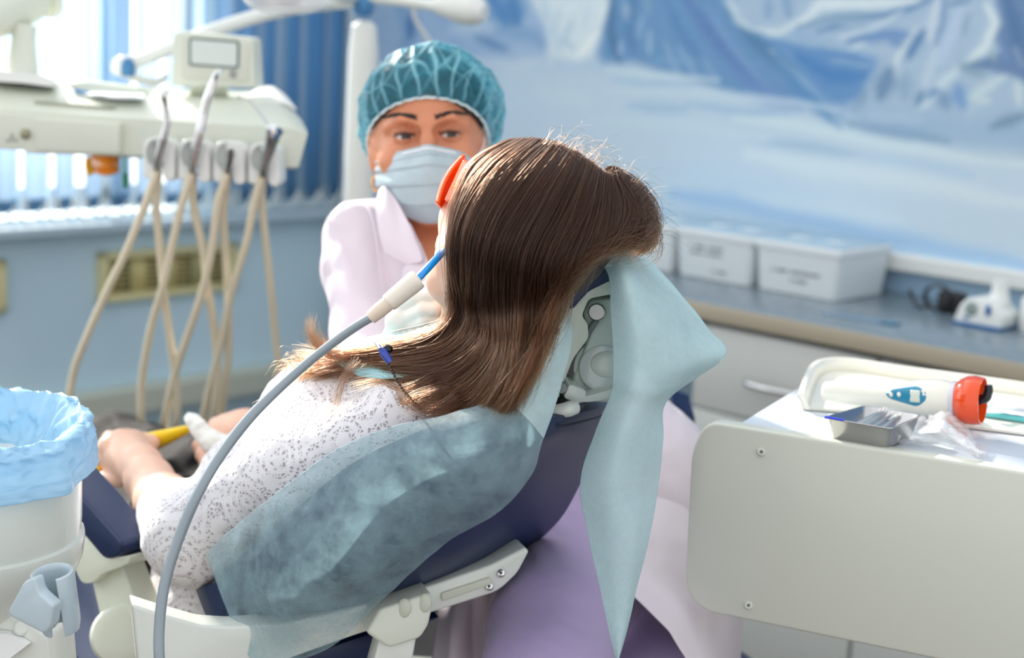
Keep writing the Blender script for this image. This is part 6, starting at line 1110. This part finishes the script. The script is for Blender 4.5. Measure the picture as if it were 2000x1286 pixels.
# ================================================================ sheet, bib, suction, stool
SHT = bpy.data.materials.new('nonwoven_teal'); SHT.use_nodes = True; b = SHT.node_tree.nodes['Principled BSDF']; b.inputs['Base Color'].default_value = rgb(174, 204, 212); b.inputs['Roughness'].default_value = 0.55; nonwoven(SHT, rgb(168, 206, 214), 0.30, (0.50, 0.88), 26, .30, .70, 700)
SHF = bpy.data.materials.new('nonwoven_flap'); SHF.use_nodes = True; b = SHF.node_tree.nodes['Principled BSDF']; b.inputs['Base Color'].default_value = rgb(212, 232, 235); b.inputs['Roughness'].default_value = 0.55; nonwoven(SHF, rgb(196, 230, 234), 0.4, (0.08, 0.26), 30, .36, .64, 700)
sh = thing('protective_sheet', 'pale teal nonwoven sheet draped over the chair back and headrest', 'sheet', at(900, 950, 1.42))
SA = [[(402, 1080, 1.60), (420, 1132, 1.57), (448, 1206, 1.55), (500, 1310, 1.53)], [(470, 1020, 1.545), (512, 1090, 1.50), (570, 1180, 1.48), (640, 1268, 1.52)], [(560, 948, 1.49), (622, 1020, 1.44), (690, 1105, 1.44), (748, 1172, 1.50)], [(650, 882, 1.45), (730, 940, 1.41), (806, 1012, 1.42), (872, 1060, 1.47)], [(755, 836, 1.42), (838, 880, 1.39), (912, 945, 1.395), (974, 1000, 1.43)],
      [(880, 806, 1.41), (930, 830, 1.385), (990, 878, 1.385), (1038, 930, 1.415)], [(968, 772, 1.42), (1000, 792, 1.40), (1030, 820, 1.395), (1062, 858, 1.415)], [(1000, 690, 1.43), (1034, 720, 1.41), (1062, 748, 1.405), (1090, 776, 1.415)], [(1036, 610, 1.44), (1060, 630, 1.425), (1086, 648, 1.42), (1116, 662, 1.43)], [(1068, 556, 1.45), (1080, 574, 1.435), (1090, 592, 1.435), (1106, 612, 1.44)]]
G = net([[at(*p) for p in r_] for r_ in SA], 200, 90); NS = gnormals(G); G = G + NS * (0.0022 * fbm(G, 14, 3, 2.0) + 0.0016 * np.abs(fbm(G * np.array([1, .6, 1]), 40, 2, 4.0)))[..., None]; o = grid_mesh('back_drape', G, SHT, sh, 0.0004); o.data.materials.append(SHF); _mi = [1 if p.index // 89 > 132 else 0 for p in o.data.polygons]; o.data.polygons.foreach_set('material_index', _mi)
SB_ = [[(1108, 612, 1.44), (1100, 588, 1.45), (1080, 566, 1.50), (1060, 560, 1.60)], [(1112, 578, 1.432), (1098, 556, 1.45), (1096, 548, 1.50), (1100, 548, 1.60)], [(1128, 556, 1.432), (1116, 532, 1.45), (1124, 524, 1.50), (1130, 524, 1.60)], [(1158, 536, 1.43), (1146, 508, 1.45), (1156, 500, 1.50), (1160, 502, 1.60)], [(1190, 520, 1.43), (1172, 494, 1.45), (1190, 488, 1.50), (1200, 490, 1.60)], [(1240, 520, 1.43), (1225, 486, 1.46), (1235, 486, 1.50), (1240, 490, 1.60)]]
G = net([[at(*p) for p in r_] for r_ in SB_], 50, 40); grid_mesh('headrest_drape', G, SHF, sh, 0.0004)
SC_ = [[(1158, 497, 1.47), (1196, 489, 1.46), (1232, 488, 1.49), (1262, 500, 1.56)], [(1186, 535, 1.425), (1225, 538, 1.41), (1268, 545, 1.45), (1318, 562, 1.53)], [(1190, 610, 1.42), (1240, 612, 1.40), (1310, 630, 1.43), (1384, 648, 1.50)], [(1195, 690, 1.42), (1250, 700, 1.40), (1320, 705, 1.42), (1416, 690, 1.48)], [(1195, 740, 1.42), (1245, 760, 1.40), (1300, 758, 1.42), (1362, 738, 1.48)], [(1190, 775, 1.425), (1235, 792, 1.405), (1270, 800, 1.42), (1300, 792, 1.48)],
       [(1160, 850, 1.44), (1210, 860, 1.41), (1258, 862, 1.425), (1294, 860, 1.46)], [(1134, 945, 1.45), (1192, 950, 1.42), (1240, 955, 1.43), (1284, 950, 1.46)], [(1150, 1060, 1.45), (1194, 1060, 1.43), (1235, 1060, 1.43), (1265, 1060, 1.45)], [(1178, 1180, 1.45), (1204, 1180, 1.44), (1225, 1180, 1.44), (1240, 1168, 1.45)], [(1202, 1290, 1.45), (1206, 1292, 1.445), (1209, 1290, 1.445), (1212, 1282, 1.45)]]
G = net([[at(*p) for p in r_] for r_ in SC_], 160, 60); NS = gnormals(G); G = G + NS * (0.0045 * fbm(G, 15, 3, 7.0) * np.linspace(1, .6, 160)[:, None])[..., None]; grid_mesh('hanging_flap', G, SHF, sh, 0.0004)
bib = thing('bib', 'pale teal paper bib on the chest under the hair', 'bib', at(740, 680, 1.52)); BIBM = bpy.data.materials.new('bib_paper'); BIBM.use_nodes = True; b = BIBM.node_tree.nodes['Principled BSDF']; b.inputs['Base Color'].default_value = rgb(160, 208, 218); b.inputs['Roughness'].default_value = 0.6
G = net([[at(640, 690, 1.58), at(700, 668, 1.60), at(738, 655, 1.60), at(790, 648, 1.57), at(850, 632, 1.54)], [at(652, 706, 1.57), at(710, 696, 1.55), at(760, 684, 1.54), at(810, 672, 1.52), at(866, 650, 1.50)], [at(700, 735, 1.55), at(740, 740, 1.52), at(800, 735, 1.50), at(850, 715, 1.48), at(900, 690, 1.46)]], 30, 60)
G = G + gnormals(G) * (0.0012 * np.sin(np.linspace(0, 120, 60)))[None, :, None] * np.clip(np.linspace(-1, 1.4, 60), 0, 1)[None, :, None]; grid_mesh('bib_sheet', G, BIBM, bib, 0.0006)
cn = thing('bib_chain', 'dark ball chain with blue clip lying over the hair and sweater', 'chain', at(760, 690, 1.45)); m = MB(); cp = smooth_path([at(757, 706, 1.455), at(768, 730, 1.45), at(784, 757, 1.448), at(802, 778, 1.446), at(822, 800, 1.446)], 40); tot = 0; last = cp[0]
for p in cp:
    if (p - last).length > 0.0031 or p is cp[0]: m.sphere(p, 0.0014, 10); last = p
m.tube(cp[::8], 0.0004, 5, 1); m.build('beads', mat('chain_bronze', rgb(92, 78, 72), 0.25, 0.9), cn)
m = MB(); m.tube([at(740, 676, 1.45), at(750, 690, 1.447), at(762, 708, 1.446)], [.0022, .0042, .0035], 14, 5, flat=.7); m.build('clip', mat('clip_blue', rgb(40, 70, 170), 0.2, coat=.5), cn)
m = MB(); m.tube([at(733, 668, 1.452), at(742, 682, 1.446)], .0016, 8); m.tube([at(738, 664, 1.452), at(748, 680, 1.446)], .0010, 8); m.build('clip_jaw', CHROME, cn); m = MB(); m.sphere(at(757, 682, 1.45), (.0052, .004, .0042), 16); m.build('clip_spring', mat('clip_black', rgb(20, 20, 22), 0.2), cn)
su = thing('saliva_ejector', 'grey suction hose with white handle and bright blue tip in the mouth', 'suction hose', at(318, 1300, 1.40)); TUB = mat('hose_grey', rgb(140, 152, 160), 0.22, coat=0.6)
m = MB(); m.tube([at(326, 1420, 1.42), at(313, 1310, 1.40), at(311, 1230, 1.40), at(322, 1140, 1.40), at(350, 1050, 1.40), at(388, 962, 1.40), at(432, 888, 1.41), at(486, 818, 1.42), at(548, 756, 1.43), at(612, 700, 1.43), at(680, 648, 1.42), at(730, 617, 1.41)], [.0050, .0050, .0050, .0050, .0050, .0050, .0050, .0050, .0046, .0044, .0044, .0044], 20, 8); m.build('hose', TUB, su)
m = MB(); m.tube([at(724, 621, 1.412), at(742, 606, 1.41), at(762, 590, 1.408)], [.0062, .0072, .0074], 22, 5); m.build('handle_sleeve', mat('sleeve_peach', rgb(226, 208, 190), 0.35), su)
m = MB(); m.tube([at(758, 593, 1.408), at(764, 588, 1.408), at(790, 567, 1.406), at(812, 549, 1.404), at(817, 545, 1.404)], [.0082, .0088, .0094, .0098, .0088], 24, 5); m.build('handle', mat('handle_cream', rgb(232, 222, 208), 0.3, coat=.4), su)
m = MB(); m.tube([at(812, 548, 1.404), at(832, 528, 1.41), at(852, 506, 1.42), at(866, 492, 1.44)], .0036, 14, 5); m.build('tip', mat('tip_blue', rgb(20, 150, 235), 0.2, coat=.6), su)
stl = thing('stool', 'navy padded dentist stool with backrest behind the hanging sheet', 'stool', at(1270, 1200, 2.1)); stl.location.z = 0; WORLD_M[stl.name] = Matrix.Translation(stl.location)
G = net([[at(1215, 720, 2.22), at(1270, 735, 2.2), at(1308, 760, 2.16)], [at(1215, 790, 2.2), at(1272, 795, 2.18), at(1314, 805, 2.14)], [at(1220, 860, 2.2), at(1272, 855, 2.18), at(1308, 850, 2.14)]], 20, 20); o = grid_mesh('backrest', G, NAVY, stl, 0.04); bv = o.modifiers.new('r', 'BEVEL'); bv.width = .012; bv.segments = 3
sc_ = at(1270, 1180, 2.08); m = MB(); m.lathe([(0, 0), (.17, 0), (.185, .02), (.185, .05), (.16, .07), (0, .075)], 36, Matrix.Translation((sc_.x, sc_.y, 0.44))); m.build('seat', NAVY, stl)
m = MB(); m.lathe([(0, 0.06), (.03, 0.06), (.03, .44), (0, .44)], 20, Matrix.Translation((sc_.x, sc_.y, 0))); m.build('column', STEEL, stl)
for k in range(5): a_ = 2 * pi * k / 5; m = MB(); m.tube([(sc_.x, sc_.y, .09), (sc_.x + .13 * cos(a_), sc_.y + .13 * sin(a_), .07), (sc_.x + .26 * cos(a_), sc_.y + .26 * sin(a_), .055)], [.02, .016, .012], 12); m.sphere((sc_.x + .26 * cos(a_), sc_.y + .26 * sin(a_), .027), .026, 14); m.build('leg', STEEL, stl)
m = MB(); m.tube([(sc_.x, sc_.y, .43), tuple(Vector((sc_.x, sc_.y, .43)).lerp(at(1290, 900, 2.26), .5)), at(1275, 850, 2.24)], .012, 10); m.build('back_post', STEEL, stl)
